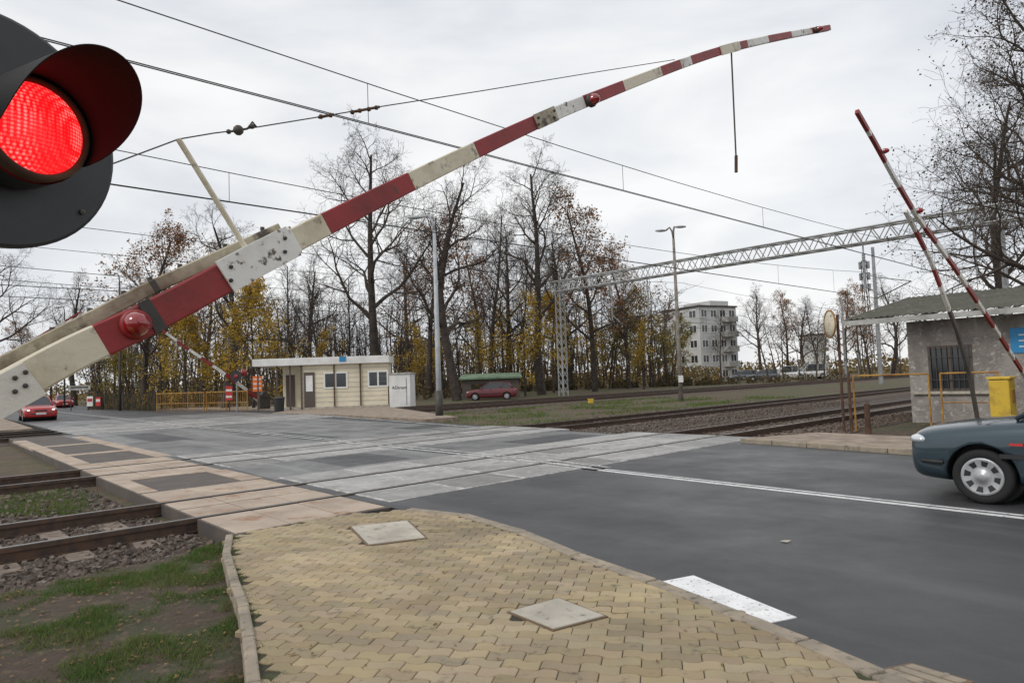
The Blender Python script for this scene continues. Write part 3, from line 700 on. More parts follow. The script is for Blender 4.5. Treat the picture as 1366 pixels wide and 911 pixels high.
p=AT(1161,150,GZ); o=thing('lattice_tower','small distant lattice telecom tower with antenna drums','tower',p); q=MB()
for a in range(4):
    d=V((math.cos(a*1.571+.7),math.sin(a*1.571+.7),0)); rod(q,p+d*1.1,p+d*.5+V((0,0,25)),.09)
    d2=V((math.cos(a*1.571+2.27),math.sin(a*1.571+2.27),0))
    for i in range(10): f=i/10; g2=(i+1)/10; rod(q,p+d*(1.1-.6*f)+V((0,0,25*f)),p+d2*(1.1-.6*g2)+V((0,0,25*g2)),.06)
q.build('mast','dark',o)
for z in (19,21.5,24): 
    for a in range(3): q=MB(); q.box(p+V((math.cos(a*2.1)*.9,math.sin(a*2.1)*.9,z)),(.5,.5,1.6)); q.build('antenna','steel',o)
# ------------------------------------------------------------------ street lamps
def lamp(label,px,Y,ytop,heads,polemat,r0_,base_h=0,box=False,lean=0):
    p=AT(px,Y,GZ); H=(529-.035*px-ytop)/F*Y+CAMZ-.1
    o=thing('street_lamp',label,'street lamp',p,0,'street lamps')
    q=MB(); q.tube([p,p+V((0,0,H*.3)),p+V((0,0,H-.6))],[r0_,r0_*.85,r0_*.55],12); q.build('pole',polemat,o,smooth=True)
    if base_h: q=MB(); q.tube([p+V((0,0,0)),p+V((0,0,base_h))],[r0_*1.35,r0_*1.2],12); q.build('base_sleeve','dark',o,smooth=True)
    if box: q=MB(); q.box(p+V((0,-.15,1.3)),(.25,.16,.4)); q.build('service_box','whitep',o,bevel=.01)
    for dx,dz in heads:
        q=MB(); t0_=p+V((0,0,H-.6)); e=p+V((dx,0,H+dz)); q.tube([t0_,t0_+V((dx*.15,0,.45)),t0_+V((dx*.5,0,.7)),e],r0_*.4,8); q.build('arm',polemat,o,smooth=True)
        q=MB(); s_=math.copysign(1,dx); q.sphere((e.x+s_*.32,e.y,e.z-.02),(.36,.14,.08),14); q.build('lamp_head','polegrey',o,smooth=True)
lamp('tall grey street lamp with dark foot sleeve and single curved arm, standing by the tracks',585,29.5,280,[(-.5,.05)],'polegrey',.13,1.25)
lamp('weathered pole lamp with two heads, standing in the grass strip',907,40,298,[(-.4,-.05),(.12,.14)],'polebrown',.14,0,True)
lamp('slim dark street lamp beside the road at the left, by the rust-leaved tree',160,56,361,[(-.4,.0)],'dark',.11)
lamp('faint distant street lamp near the left edge behind the red car',86,75,406,[(-.4,.0)],'dark',.10)
# ------------------------------------------------------------------ booth
def window(parent,c,w,h,dirx,nrm,fr='frame',bars=0,th=.06):
    q=MB(); u=V(dirx).normalized(); n=V(nrm).normalized(); z=V((0,0,1))
    def bx_(mb,a,b,c0,c1,d0,d1):
        P=[c+u*a+z*c0+n*d0,c+u*b+z*c0+n*d0,c+u*b+z*c0+n*d1,c+u*a+z*c0+n*d1,c+u*a+z*c1+n*d0,c+u*b+z*c1+n*d0,c+u*b+z*c1+n*d1,c+u*a+z*c1+n*d1]; mb.hexa(P)
    f=th
    bx_(q,-w/2,w/2,-h/2,-h/2+f,-.02,.04); bx_(q,-w/2,w/2,h/2-f,h/2,-.02,.04); bx_(q,-w/2,-w/2+f,-h/2+f,h/2-f,-.02,.035); bx_(q,w/2-f,w/2,-h/2+f,h/2-f,-.02,.035); bx_(q,-f/2,f/2,-h/2+f,h/2-f,-.02,.03)
    o_=q.build('window',fr,parent)
    q=MB(); bx_(q,-w/2+f,w/2-f,-h/2+f,h/2-f,-.03,.012); q.build('pane','glass',o_)
    if bars:
        q=MB()
        for i in range(bars): a=-w/2+w*(i+.5)/bars; bx_(q,a-.008,a+.008,-h/2,h/2,.05,.066)
        for zz in (-.25,.25): bx_(q,-w/2,w/2,h*zz-.01,h*zz+.01,.06,.074)
        q.build('window_bars','dark',o_)
    return o_
bY=43.0; bl_=AT(368,bY,GZ); br=AT(517,bY+.6,GZ); bu=(br-bl_).normalized(); bn=V((bu.y,-bu.x,0)); bL=(br-bl_).length
o=thing('trackside_booth','cream panelled cabin with flat white roof and covered porch, beside the tracks','booth',bl_)
def bp(a,b,z): return bl_+bu*a-bn*b+V((0,0,z))
def bbox(mb,a0,a1,b0,b1,z0,z1,mi=0): mb.hexa([bp(a0,b0,z0),bp(a1,b0,z0),bp(a1,b1,z0),bp(a0,b1,z0),bp(a0,b0,z1),bp(a1,b0,z1),bp(a1,b1,z1),bp(a0,b1,z1)],mi)
q=MB(); pw=1.65
bbox(q,pw,bL,0,2.8,.3,2.95)
for i in range(1,9): bbox(q,pw,bL,-.012,0,.3+i*.3-.012,.3+i*.3+.012,1)
bbox(q,.1,pw-.003,1.4,2.8,.3,2.95)
q.build('wall',['boothw','fascia'],o)
q=MB(); bbox(q,-.1,bL+.05,-.02,2.9,0,.298); q.build('plinth','concrete',o)
q=MB(); bbox(q,-1.35,bL+.15,-.28,3.05,2.96,3.42); r_=q.build('roof','whitep',o,bevel=.02)
q=MB(); bbox(q,4.0,4.4,-.32,-.29,3.12,3.42); q.build('roof_sign','blue',r_)
for x,hh in ((2.7,.5),(4.0,.4),(6.6,.35),(3.3,.9),(4.7,.8)):
    q=MB(); bbox(q,x,x+.12,1.3,1.42,3.42,3.42+hh*.5); q.build('vent_pipe','steel',r_)
for a in (.05,.85,1.55):
    q=MB(); bbox(q,a,a+.09,-.12,-.03,.0,2.95); q.build('porch_post','boothd',o)
q=MB(); bbox(q,-1.2,-1.12,.2,.28,.0,2.95); q.build('porch_post','boothd',o)
q=MB(); bbox(q,.3,.85,1.34,1.4,.35,2.4); q.build('door','boothd',o)
q=MB(); bbox(q,1.75,2.4,-.05,-.013,.32,2.5); d_=q.build('door','boothd',o)
q=MB(); bbox(q,1.86,2.28,-.065,-.05,1.3,2.3); q.build('pane','whitep',d_)
window(o,bp(3.7,0,1.95),1.5,1.05,bu,bn,th=.10); window(o,bp(6.35,0,1.95),1.3,1.05,bu,bn,th=.10)
for a in (3.62,5.25): 
    q=MB(); bbox(q,a-.04,a+.04,-.10,-.05,.3,2.95); q.build('downpipe','rust',o)
s0_=AT(519,bY-.2,GZ); s1=AT(547,bY-.2,GZ); o=thing('equipment_container','small white equipment container with dark lettering, right of the cream cabin','container',s0_)
q=MB(); wdt=(s1-s0_).length; q.box((s0_+s1)/2+V((0,1.1,1.12)),(wdt,2.2,2.1)); q.build('body','whitep',o,bevel=.02)
q=MB(); q.box((s0_+s1)/2+V((0,1.1,2.23)),(wdt+.1,2.3,.1)); q.build('roof','fascia',o)
q=MB(); q.box((s0_+s1)/2+V((.42,-.012,1.1)),(.02,.02,1.7)); q.build('door_seam','dark',o)
text('ADtranz',.27,'dark',o,(s0_+s1)/2+V((-.02,-.02,1.35)),(R(90),0,0))
def cyl_thing(name,label,cat,p,parts,group=None):
    o=thing(name,label,cat,p,0,group)
    for nm,mt,fn in parts: q=MB(); fn(q,p); q.build(nm,mt,o)
    return o
p=AT(372,41.5,GZ)
cyl_thing('litter_bin','black litter bin standing at the corner of the cabin porch','bin',p,[('bin','plastic',lambda q,p:q.tube([p,p+V((0,0,.95))],[.26,.33],12)),('lid','dark',lambda q,p:q.tube([p+V((0,0,.95)),p+V((0,0,1.02)),p+V((0,0,1.1))],[.36,.35,.1],12))])
p=AT(344,44.5,GZ)
o=thing('signal_box','striped orange and white signal board on a post by the far barrier','signal',p)
q=MB(); q.cyl(p,p+V((0,0,2.6)),.05,n=8); q.build('post','dark',o)
q=MB(); q.box(p+V((0,-.06,1.9)),(.6,.05,1.0)); b_=q.build('board','orange',o)
for i in range(3): q=MB(); q.box(p+V((0,-.095,1.6+i*.3)),(.5,.012,.09)); q.build('stripe','bwhite',b_)
p=AT(306,45.5,GZ)
o=thing('hazard_board','red and white striped hazard board left of the far crossing signal','sign',p)
q=MB(); q.cyl(p,p+V((0,0,1.9)),.04,n=8); q.build('post','dark',o)
q=MB(); q.box(p+V((0,-.06,1.35)),(.42,.04,.95)); b_=q.build('board','redsign',o)
for i in range(2): q=MB(); q.box(p+V((0,-.088,1.12+i*.42)),(.4,.012,.14)); q.build('stripe','bwhite',b_)
p=AT(316,45,GZ)
o=thing('crossing_signal','small distant black round crossing signal beside the far barrier','traffic signal',p)
q=MB(); q.cyl(p,p+V((0,0,2.7)),.05,n=8); q.build('post','steel',o)
q=MB(); q.lathe([(0,-.02),(.36,-.02),(.36,.02),(0,.02)],24,p+V((0,-.07,2.45)),(0,-1,0)); q.build('backboard','black',o)
q=MB(); q.lathe([(0,.04),(.13,.03),(.14,0)],16,p+V((0,-.1,2.45)),(0,-1,0)); q.build('lens','redlens',o)
def railing(label,a,b,h,mt,bars,r=.03,mid=.5,group='yellow railings'):
    a=V((a.x,a.y,GZ)); b=V((b.x,b.y,GZ)); o=thing('railing',label,'railing',a,0,group)
    n=max(1,round((b-a).length/2.0))
    for i in range(n+1):
        q=MB(); p=a.lerp(b,i/n); q.cyl(p,p+V((0,0,h)),r,n=8); q.build('post',mt,o)
    q=MB(); q.cyl(a+V((0,0,h)),b+V((0,0,h)),r,n=8); q.build('top_rail',mt,o)
    if mid: q=MB(); q.cyl(a+V((0,0,h*mid)),b+V((0,0,h*mid)),r*.8,n=6); q.build('mid_rail',mt,o)
    if bars:
        m_=int((b-a).length/.2)
        for i in range(m_): q=MB(); p=a.lerp(b,(i+.5)/m_); q.cyl(p+V((0,0,.15)),p+V((0,0,h)),r*.4,n=4); q.build('bar',mt,o)
railing('rusty yellow barred railing left of the far barrier',AT(209,50),AT(272,47),1.45,'yrust',True,.035)
railing('rusty yellow barred railing nearest the far barrier post',AT(275,47),AT(330,44.5),1.45,'yrust',True,.035)
railing('yellow tube railing between the rusty posts and the hut corner',AT(1137,17.6),AT(1237,17.0),1.42,'yrust',False,.022,.0)
railing('yellow tube railing in front of the barred hut window',AT(1253,16.8),AT(1330,16.0),1.42,'yrust',False,.022,.5)
a=AT(120,66,GZ); b=AT(207,52,GZ); o=thing('garden_fence','dark green garden fence below the rust-leaved tree','fence',a)
for i in range(7):
    q=MB(); a_=a.lerp(b,i/7); b_=a.lerp(b,(i+1)/7)
    for k in range(9): p=a_.lerp(b_,(k+.5)/9); q.box(p+V((0,0,.75)),(.18,.03,1.5),0)
    q.box((a_+b_)/2+V((0,.05,1.2)),((b_-a_).length,.04,.08),0,math.atan2((b_-a_).y,(b_-a_).x)); q.build('fence_panel','brush',o)
for i in range(8): q=MB(); p=a.lerp(b,i/7); q.cyl(p-V((0,.1,0)),p+V((0,-.1,1.7)),.05,n=6); q.build('post','dark',o)
for px,Y,w,h,z,cs,l in ((106,62,2.0,.4,2.0,['fascia','dark'],'grey shop sign raised on two posts above the boards'),
    (120,62,.55,.9,.5,['whitep','redsign'],'white and red poster board on the fence, left one'),
    (131,62,.45,.8,.5,['redsign','whitep'],'red poster board between a white one and a green one'),
    (143,62,.45,1.0,.4,['green','redsign'],'green and red poster board nearest the slim lamp')):
    p=AT(px,Y,GZ); o=thing('advertising_board',l,'sign',p)
    for sx_ in (-1,1): q=MB(); q.cyl(p+V((sx_*w*.4,.04,0)),p+V((sx_*w*.4,.04,z+h)),.04,n=6); q.build('post','dark',o)
    q=MB(); q.box(p+V((0,0,z+h/2)),(w,.05,h)); b_=q.build('panel',cs[0],o)
    q=MB(); q.box(p+V((0,-.035,z+h*.62)),(w*.8,.015,h*.3)); q.build('print',cs[1],b_)
p=G(788,538,GZ)
o=thing('marker_post','short yellow marker box standing in the grass strip','marker',p)
q=MB(); q.box(p+V((0,0,.12)),(.32,.2,.24)); q.build('box','yellow',o,bevel=.02)
q=MB(); q.box(p+V((0,0,.265)),(.36,.24,.04)); q.build('cap','yellow',o)
# ------------------------------------------------------------------ right hut
wS=21.6
o=thing('trackside_hut','low rendered hut with corrugated overhanging roof and barred window at the right edge','hut',W(wS,6.5,GZ))
q=MB(); q.prism([W(wS,-3).xy,W(25.6,-3).xy,W(25.6,6.55).xy,W(wS,6.55).xy],GZ,2.72); q.build('wall','render',o)
q=MB(); zz0,zz1=2.78,3.75; sA,sB=20.85,26.6; NC=74; t0_,t1_=-4,8.0; vs=[];fs=[]
for i in range(NC*2+1):
    t=t0_+(t1_-t0_)*i/(NC*2); dz=.03 if i%2 else -.01
    vs+= [W(sA,t,zz0+dz+.10),W(sB,t,zz1+dz+.10),W(sA,t,zz0+dz+.085),W(sB,t,zz1+dz+.085)]
for i in range(NC*2): k=i*4; fs+=[(k,k+1,k+5,k+4),(k+2,k+6,k+7,k+3),(k,k+4,k+6,k+2)]
q.add(vs,fs); r_=q.build('roof','roofsheet',o)
q=MB(); q.hexa([W(sA-.04,t0_,zz0-.08),W(sA,t0_,zz0-.08),W(sA,t1_,zz0-.08),W(sA-.04,t1_,zz0-.08),W(sA-.04,t0_,zz0+.06),W(sA,t0_,zz0+.06),W(sA,t1_,zz0+.06),W(sA-.04,t1_,zz0+.06)])
q.hexa([W(sA,t1_,zz0-.08),W(sB,t1_,zz1-.08),W(sB,t1_+.04,zz1-.08),W(sA,t1_+.04,zz0-.08),W(sA,t1_,zz0+.06),W(sB,t1_,zz1+.06),W(sB,t1_+.04,zz1+.06),W(sA,t1_+.04,zz0+.06)]); q.build('fascia','fascia',r_)
for t in [x*1.2-3.6 for x in range(10)]: q=MB(); q.hexa([W(sA+.005,t-.04,zz0-.09),W(sB,t-.04,zz1-.09),W(sB,t+.04,zz1-.09),W(sA+.005,t+.04,zz0-.09),W(sA+.005,t-.04,zz0+.05),W(sB,t-.04,zz1+.05),W(sB,t+.04,zz1+.05),W(sA+.005,t+.04,zz0+.05)]); q.build('rafter','boothd',r_)
def wallpt(px,py):
    r=ray(px,py); k=wS/(r.dot(ES)); return CP+r*k
wc=wallpt(1268,491); wA=wallpt(1240,491); wB=wallpt(1299,491)
window(o,V((wc.x,wc.y,wc.z)),(wA-wB).length,1.25,-ET,-ES,'boothd',8,.07)
q=MB(); tw0=ST(wc)[1]; q.prism([W(wS-.09,tw0-.95).xy,W(wS,tw0-.95).xy,W(wS,tw0+.95).xy,W(wS-.09,tw0+.95).xy],wc.z-.71,wc.z-.63); q.build('window_sill','concrete',o,bevel=.008)
sg_=wallpt(1372,452)
tt=ST(sg_)[1]; q=MB(); q.prism([W(wS-.03,tt-.5).xy,W(wS-.005,tt-.5).xy,W(wS-.005,tt+.38).xy,W(wS-.03,tt+.38).xy],sg_.z-.35,sg_.z+.3); b_=q.build('blue_notice','blue',o)
for i in range(3): q=MB(); q.prism([W(wS-.036,tt-.4).xy,W(wS-.031,tt-.4).xy,W(wS-.031,tt+.2).xy,W(wS-.036,tt+.2).xy],sg_.z-.2+i*.15,sg_.z-.17+i*.15); q.build('print','whitep',b_)
p=AT(1334,16.0,GZ); o=thing('relay_cabinet','yellow painted metal cabinet at the foot of the right barrier','cabinet',p)
Rm=Matrix.Rotation(YS,3,'Z')
q=MB(); q.box(p+V((0,0,.72)),(.62,.4,1.05),Mx=Rm); q.build('body','yellow',o,bevel=.03)
q=MB(); q.box(p+V((0,0,.1)),(.5,.3,.25),Mx=Rm); q.build('foot','dark',o)
q=MB(); q.box(p+V((0,0,1.28)),(.68,.46,.06),Mx=Rm); q.build('lid','yellow',o,bevel=.015)
q=MB(); q.box(p+Rm@V((0.05,-.206,.85)),(.3,.012,.3),Mx=Rm); q.build('plate','yrust',o)
p=AT(1121,17.5,GZ); o=thing('traffic_mirror','round cream traffic mirror seen nearly edge on, on a rusty post','traffic mirror',p)
q=MB(); q.cyl(p,p+V((0,0,3.0)),.035,n=10); q.build('post','rust',o)
mc=V((AT(1110,17.3).x,17.3,D(1110,432,17.3).z)); dn=V((-.975,.05,.0)).normalized()
q=MB(); q.lathe([(0,.05),(.2,.035),(.33,.0),(.34,-.02),(.30,-.05),(0,-.08)],28,mc,dn); q.build('mirror','cream',o,smooth=True)
q=MB(); q.lathe([(.33,-.015),(.36,-.015),(.36,.012),(.33,.012)],28,mc,dn); q.build('rim','yrust',o,smooth=True)
q=MB(); q.cyl(mc-dn*.06,V((p.x,p.y,mc.z)),.02,n=6); q.build('bracket','rust',o)
for px,Y,h,r,l in ((1131,17.3,1.5,.04,'rusty iron post just right of the mirror pole'),(1153,16.6,.75,.07,'short dark stump post between the railing and the tracks')):
    p=AT(px,Y,GZ); q=MB(); q.tube([p,p+V((0,0,h)),p+V((0,0,h+.02))],[r,r*.9,r*.5],10); tag(q.build('iron_post','rust'),l,'post')
p=AT(655,60,GZ); o=thing('kiosk','low dark kiosk with pale green roof behind the dark red car','kiosk',p)
q=MB(); q.box(p+V((0,0,.85)),(4.9,2.4,1.7)); q.build('wall','boothd',o)
q=MB(); q.hexa([p+V(c) for c in ((-2.7,-1.5,1.7),(2.7,-1.5,1.7),(2.6,1.5,1.95),(-2.6,1.5,1.95),(-2.7,-1.5,1.85),(2.7,-1.5,1.85),(2.6,1.5,2.2),(-2.6,1.5,2.2))]); q.build('roof','kioskgreen',o)
for dx in (-1,1): q=MB(); q.box(p+V((dx,-1.215,.9)),(1.4,.02,.8)); q.build('shutter','brush',o)
def block(label,pxa,pxb,Y,ytop,wallm,floors,bays,yaw,step=None):
    a=AT(pxa,Y,GZ); b=AT(pxb,Y,GZ); wid=(b-a).length; H=(529-.035*(pxa+pxb)/2-ytop)/F*Y+CAMZ; c=(a+b)/2
    o=thing('apartment_block',label,'building',c)
    Mr=Matrix.Rotation(yaw,3,'Z'); dep=wid*.9; wx=wid*.8
    q=MB(); q.box(c+Mr@V((0,dep/2,H/2)),(wx,dep,H),Mx=Mr)
    if step: q.box(c+Mr@V((wx*.22,dep/2,H+step/2)),(wx*.5,dep*.7,step),Mx=Mr)
    q.build('wall',wallm,o)
    q=MB(); q.box(c+Mr@V((0,dep/2,H+.12)),(wx+.4,dep+.4,.25),Mx=Mr); q.build('roof','dark',o)
    ux_=Mr@V((1,0,0)); nx=Mr@V((0,-1,0)); fh=H/floors
    for f in range(floors):
        for k in range(bays):
            window(o,c+ux_*(-wx/2+wx*(k+.5)/bays)+V((0,0,fh*(f+.55))),wx/bays*.66,fh*.54,ux_,nx,th=.10)
        for k in range(3):
            window(o,c-ux_*(wx/2)-nx*(dep*(k+.5)/3)+V((0,0,fh*(f+.55))),dep/3*.55,fh*.54,nx,-ux_,th=.10)
    for f in range(1,floors):
        q=MB(); q.box(c+ux_*(wx*.25)+nx*.6+V((0,0,fh*f+.4)),(wx*.3,1.2,.9),Mx=Mr); q.build('balcony','fascia',o)
block('white grey apartment block with dark windows behind the bare trees',920,1003,112,408,'apart',5,4,R(28),1.2)
block('narrow pale apartment tower behind thin trees near the round mirror',1082,1108,150,446,'apart',5,2,R(20))
block('beige building showing between the trunks behind the tall grey lamp',520,575,130,455,'apart3',3,4,R(-8))
# ------------------------------------------------------------------ cars
def evalmesh(o):
    bpy.context.view_layer.update()
    return bpy.data.meshes.new_from_object(o.evaluated_get(bpy.context.evaluated_depsgraph_get()))
def car_proto(paint, estate=False, tall=0):
    root=thing('parked_car','x','car')
    stn=[(2.02,.32,.58,.58),(2.005,.25,.685,.72),(1.93,.20,.755,.80),(1.72,.19,.80,.84),(1.25,.18,.855,.855),(.85,.18,.90,.86),(.2,.18,.92,.865),(-.8,.18,.93,.865),(-1.5,.18,.93,.855),(-1.88,.2,.91,.82),(-2.05,.25,.82,.75),(-2.1,.33,.62,.6)]
    q=MB(); vs=[]
    for x,zb,zt,w in stn:
        h=zt-zb
        half=[(0,zb),(.72*w,zb),(.93*w,zb+.04),(w*.99,zb+.16),(w,zb+.5*h),(.99*w,zb+.80*h),(.93*w,zt-.015),(.62*w,zt+.02),(0,zt+.03)]
        ring=half+[(-y,z) for y,z in half[-2:0:-1]]
        ringn=len(ring); vs+=[(x,y,z) for y,z in ring]
    fs=[]
    for i in range(len(stn)-1):
        for j in range(ringn): fs.append((i*ringn+j,i*ringn+(j+1)%ringn,(i+1)*ringn+(j+1)%ringn,(i+1)*ringn+j))
    fs.append(tuple(range(ringn-1,-1,-1))); k=(len(stn)-1)*ringn; fs.append(tuple(range(k,k+ringn)))
    q.add(vs,fs); body=q.build('body',[paint,'plastic'],root,smooth=True)
    bm=bmesh.new(); bm.from_mesh(body.data); bmesh.ops.recalc_face_normals(bm,faces=bm.faces); bm.to_mesh(body.data); bm.free()
    sb=body.modifiers.new('s','SUBSURF'); sb.levels=2; sb.render_levels=2
    me=evalmesh(body); body.modifiers.clear(); body.data=me
    for x in (1.28,-1.28):
        c=MB(); c.cyl((x,-1.2,.30),(x,1.2,.30),.335,n=40); cut=c.build('cut','plastic')
        bm=bmesh.new(); bm.from_mesh(cut.data); bmesh.ops.recalc_face_normals(bm,faces=bm.faces); bm.to_mesh(cut.data); bm.free()
        bo=body.modifiers.new('b','BOOLEAN'); bo.object=cut; bo.operation='DIFFERENCE'; bo.solver='EXACT'
        me=evalmesh(body); body.modifiers.clear(); body.data=me; bpy.data.objects.remove(cut)
    body.data.name='body'
    for x in (1.28,-1.28): q=MB(); q.cyl((x,-.60,.30),(x,.60,.30),.333,n=24); q.build('wheel_well','plastic',root)
    zt=1.42+tall
    bt=[(.98,.70,.915),(.5,.745,.93),(-.8,.76,.94),(-1.75,.68,.92)]
    tp_=[(.18,.50,zt-.03),(-.15,.56,zt),(-.9,.57,zt),(-1.42 if not estate else -1.7,.52,zt-.04)]
    q=MB(); vs=[]
    for (x,y,z),(x2,y2,z2) in zip(bt,tp_): vs+=[(x,y,z-.06),(x2,y2,z2),(x2,-y2,z2),(x,-y,z-.06)]
    fs=[(i*4+j,i*4+(j+1)%4,i*4+4+(j+1)%4,i*4+4+j) for i in range(3) for j in range(4)]+[(3,2,1,0),(12,13,14,15)]
    q.add(vs,fs); q.build('windows','glass',root)
    q=MB(); vs=[]
    for (x,y,z) in tp_: vs+=[(x,y+.01,z-.01),(x,y*.6,z+.035),(x,-y*.6,z+.035),(x,-y-.01,z-.01)]
    fs=[(i*4+j,i*4+j+1,i*4+5+j,i*4+4+j) for i in range(3) for j in range(3)]; q.add(vs,fs); q.build('roof',paint,root,smooth=True)
    for s_ in (-1,1):
        for i,rr in ((0,.03),(2,.035),(3,.045)):
            a=bt[i]; b=tp_[i]; q=MB(); q.tube([(a[0],s_*a[1],a[2]-.02),(b[0],s_*b[1],b[2])],rr,6); q.build('pillar',paint,root,smooth=True)
        q=MB(); q.tube([(b[0],s_*(b[1]+.0),b[2]) for b in tp_],.025,6); q.build('roof_rail',paint,root,smooth=True)
    RW=.288
    for x in (1.28,-1.28):
        for s_ in (-1,1):
            wq=MB(); y0=s_*.72
            wq.lathe([(.17,.0),(.185,.09),(.21,.112),(.26,.118),(.282,.10),(RW,.05),(RW,-.05),(.282,-.09),(.2,-.09)],36,(x,y0,RW),(0,s_,0)); w_=wq.build('wheel','tyre',root,smooth=True)
            wq=MB(); wq.lathe([(.0001,.118),(.045,.12),(.055,.104),(.11,.100),(.172,.112),(.192,.118),(.200,.108),(.200,.06)],36,(x,y0,RW),(0,s_,0),0)
            for k in range(8):
                a=k*2*math.pi/8+.2; ca,sa=math.cos(a),math.sin(a)
                vs=[]
                for (rr,hw,yy) in ((.108,.022,.102),(.165,.034,.1145)):
                    for e in (-1,1): vs.append((x+rr*ca-e*hw*sa,y0+s_*yy,RW+rr*sa+e*hw*ca))
                wq.add(vs,[(0,1,3,2)],1)
            wq.build('hubcap',['hub','plastic'],w_,smooth=True)
    for s_ in (-1,1):
        q=MB(); q.sphere((1.875,s_*.67,.655),(.135,.145,.062),24); q.build('headlight','lamp_glass',root,smooth=True)
        q=MB(); q.sphere((-2.0,s_*.66,.75),(.09,.13,.12),12); q.build('tail_light','redlens',root,smooth=True)
        q=MB(); q.sphere((.78,s_*.93,.98),(.07,.10,.075),12); q.build('mirror',paint,root,smooth=True)
        for xx in (.66,-.35): q=MB(); q.box((xx,s_*.861,.60),(.006,.012,.52)); q.build('door_seam','plastic',root)
        q=MB(); q.box((.1,s_*.866,.52),(2.0,.014,.045)); q.build('side_trim','plastic',root)
        q=MB(); q.box((.0,s_*.872,.8),(.16,.02,.03)); q.build('door_handle','plastic',root)
    q=MB(); q.box((2.012,0,.60),(.02,.62,.08)); q.build('grille','plastic',root)
    q=MB(); q.tube([(1.63,-.86,.42),(1.85,-.80,.42),(1.98,-.66,.42),(2.035,-.3,.42),(2.04,0,.42),(2.035,.3,.42),(1.98,.66,.42),(1.85,.80,.42),(1.63,.86,.42)],.024,6); q.build('bumper_strip','plastic',root,smooth=True)
    q=MB(); q.box((2.066,0,.43),(.01,.5,.11)); q.build('license_plate','whitep',root)
    return root
def place_car(root,name,label,p,heading,sc_=1,group=None):
    root.name=name; root['label']=label; root.location=p; root.rotation_euler=(0,0,heading); root.scale=(sc_,)*3
    if group: root['group']=group
rdir=math.atan2(W(sc(20),20).y-W(sc(0),0).y, W(sc(20),20).x-W(sc(0),0).x)
cr=car_proto('carblue',True)
wpos=G(1314,672)
fd=V((math.cos(rdir),math.sin(rdir),0)); ld=V((-fd.y,fd.x,0))
place_car(cr,'car','dark blue grey car entering at the right edge, front wheel and bonnet visible',wpos-fd*1.28-ld*.80,rdir)
q=MB(); q.box((.95,.865,.645),(.12,.014,.025)); q.build('red_strip','redsign',cr,world=False)
c2=car_proto('carred')
p=AT(50,41.5); place_car(c2,'car','bright red hatchback driving towards the camera on the far left road',p,rdir+math.pi)
for s_ in (-1,1):
    q=MB(); q.sphere((1.96,s_*.6,.64),(.07,.1,.05),10); q.build('lit_headlight','lamp_on',c2,smooth=True,world=False)
c3=copy_tree(c2); place_car(c3,'car','small red car following behind the bright red hatchback',AT(84,78),rdir+math.pi)
for ch in list(c3.children):
    if ch.name.startswith('lit'): bpy.data.objects.remove(ch)
c4=car_proto('cardred'); place_car(c4,'parked_car','dark red car parked in front of the low kiosk under the trees',AT(655,56,GZ),R(178))
c5=car_proto('cargrey',True)
place_car(c5,'parked_car','dark grey car parked in the distance, left of the pair by the white block',AT(990,98,GZ+.1),R(185),1.1,'cars parked in the far distance')
c6=copy_tree(c5); place_car(c6,'parked_car','dark car parked in the distance, right of the pair by the white block',AT(1016,96,GZ+.1),R(170),1.1,'cars parked in the far distance')
c7=car_proto('carwhite',True,.35); place_car(c7,'parked_van','white van parked far away behind the tracks',AT(1078,100,GZ+.1),R(182),1.25)
c8=copy_tree(c7); place_car(c8,'parked_van','second pale van parked just left of the white van',AT(1046,108,GZ+.1),R(175),1.15)
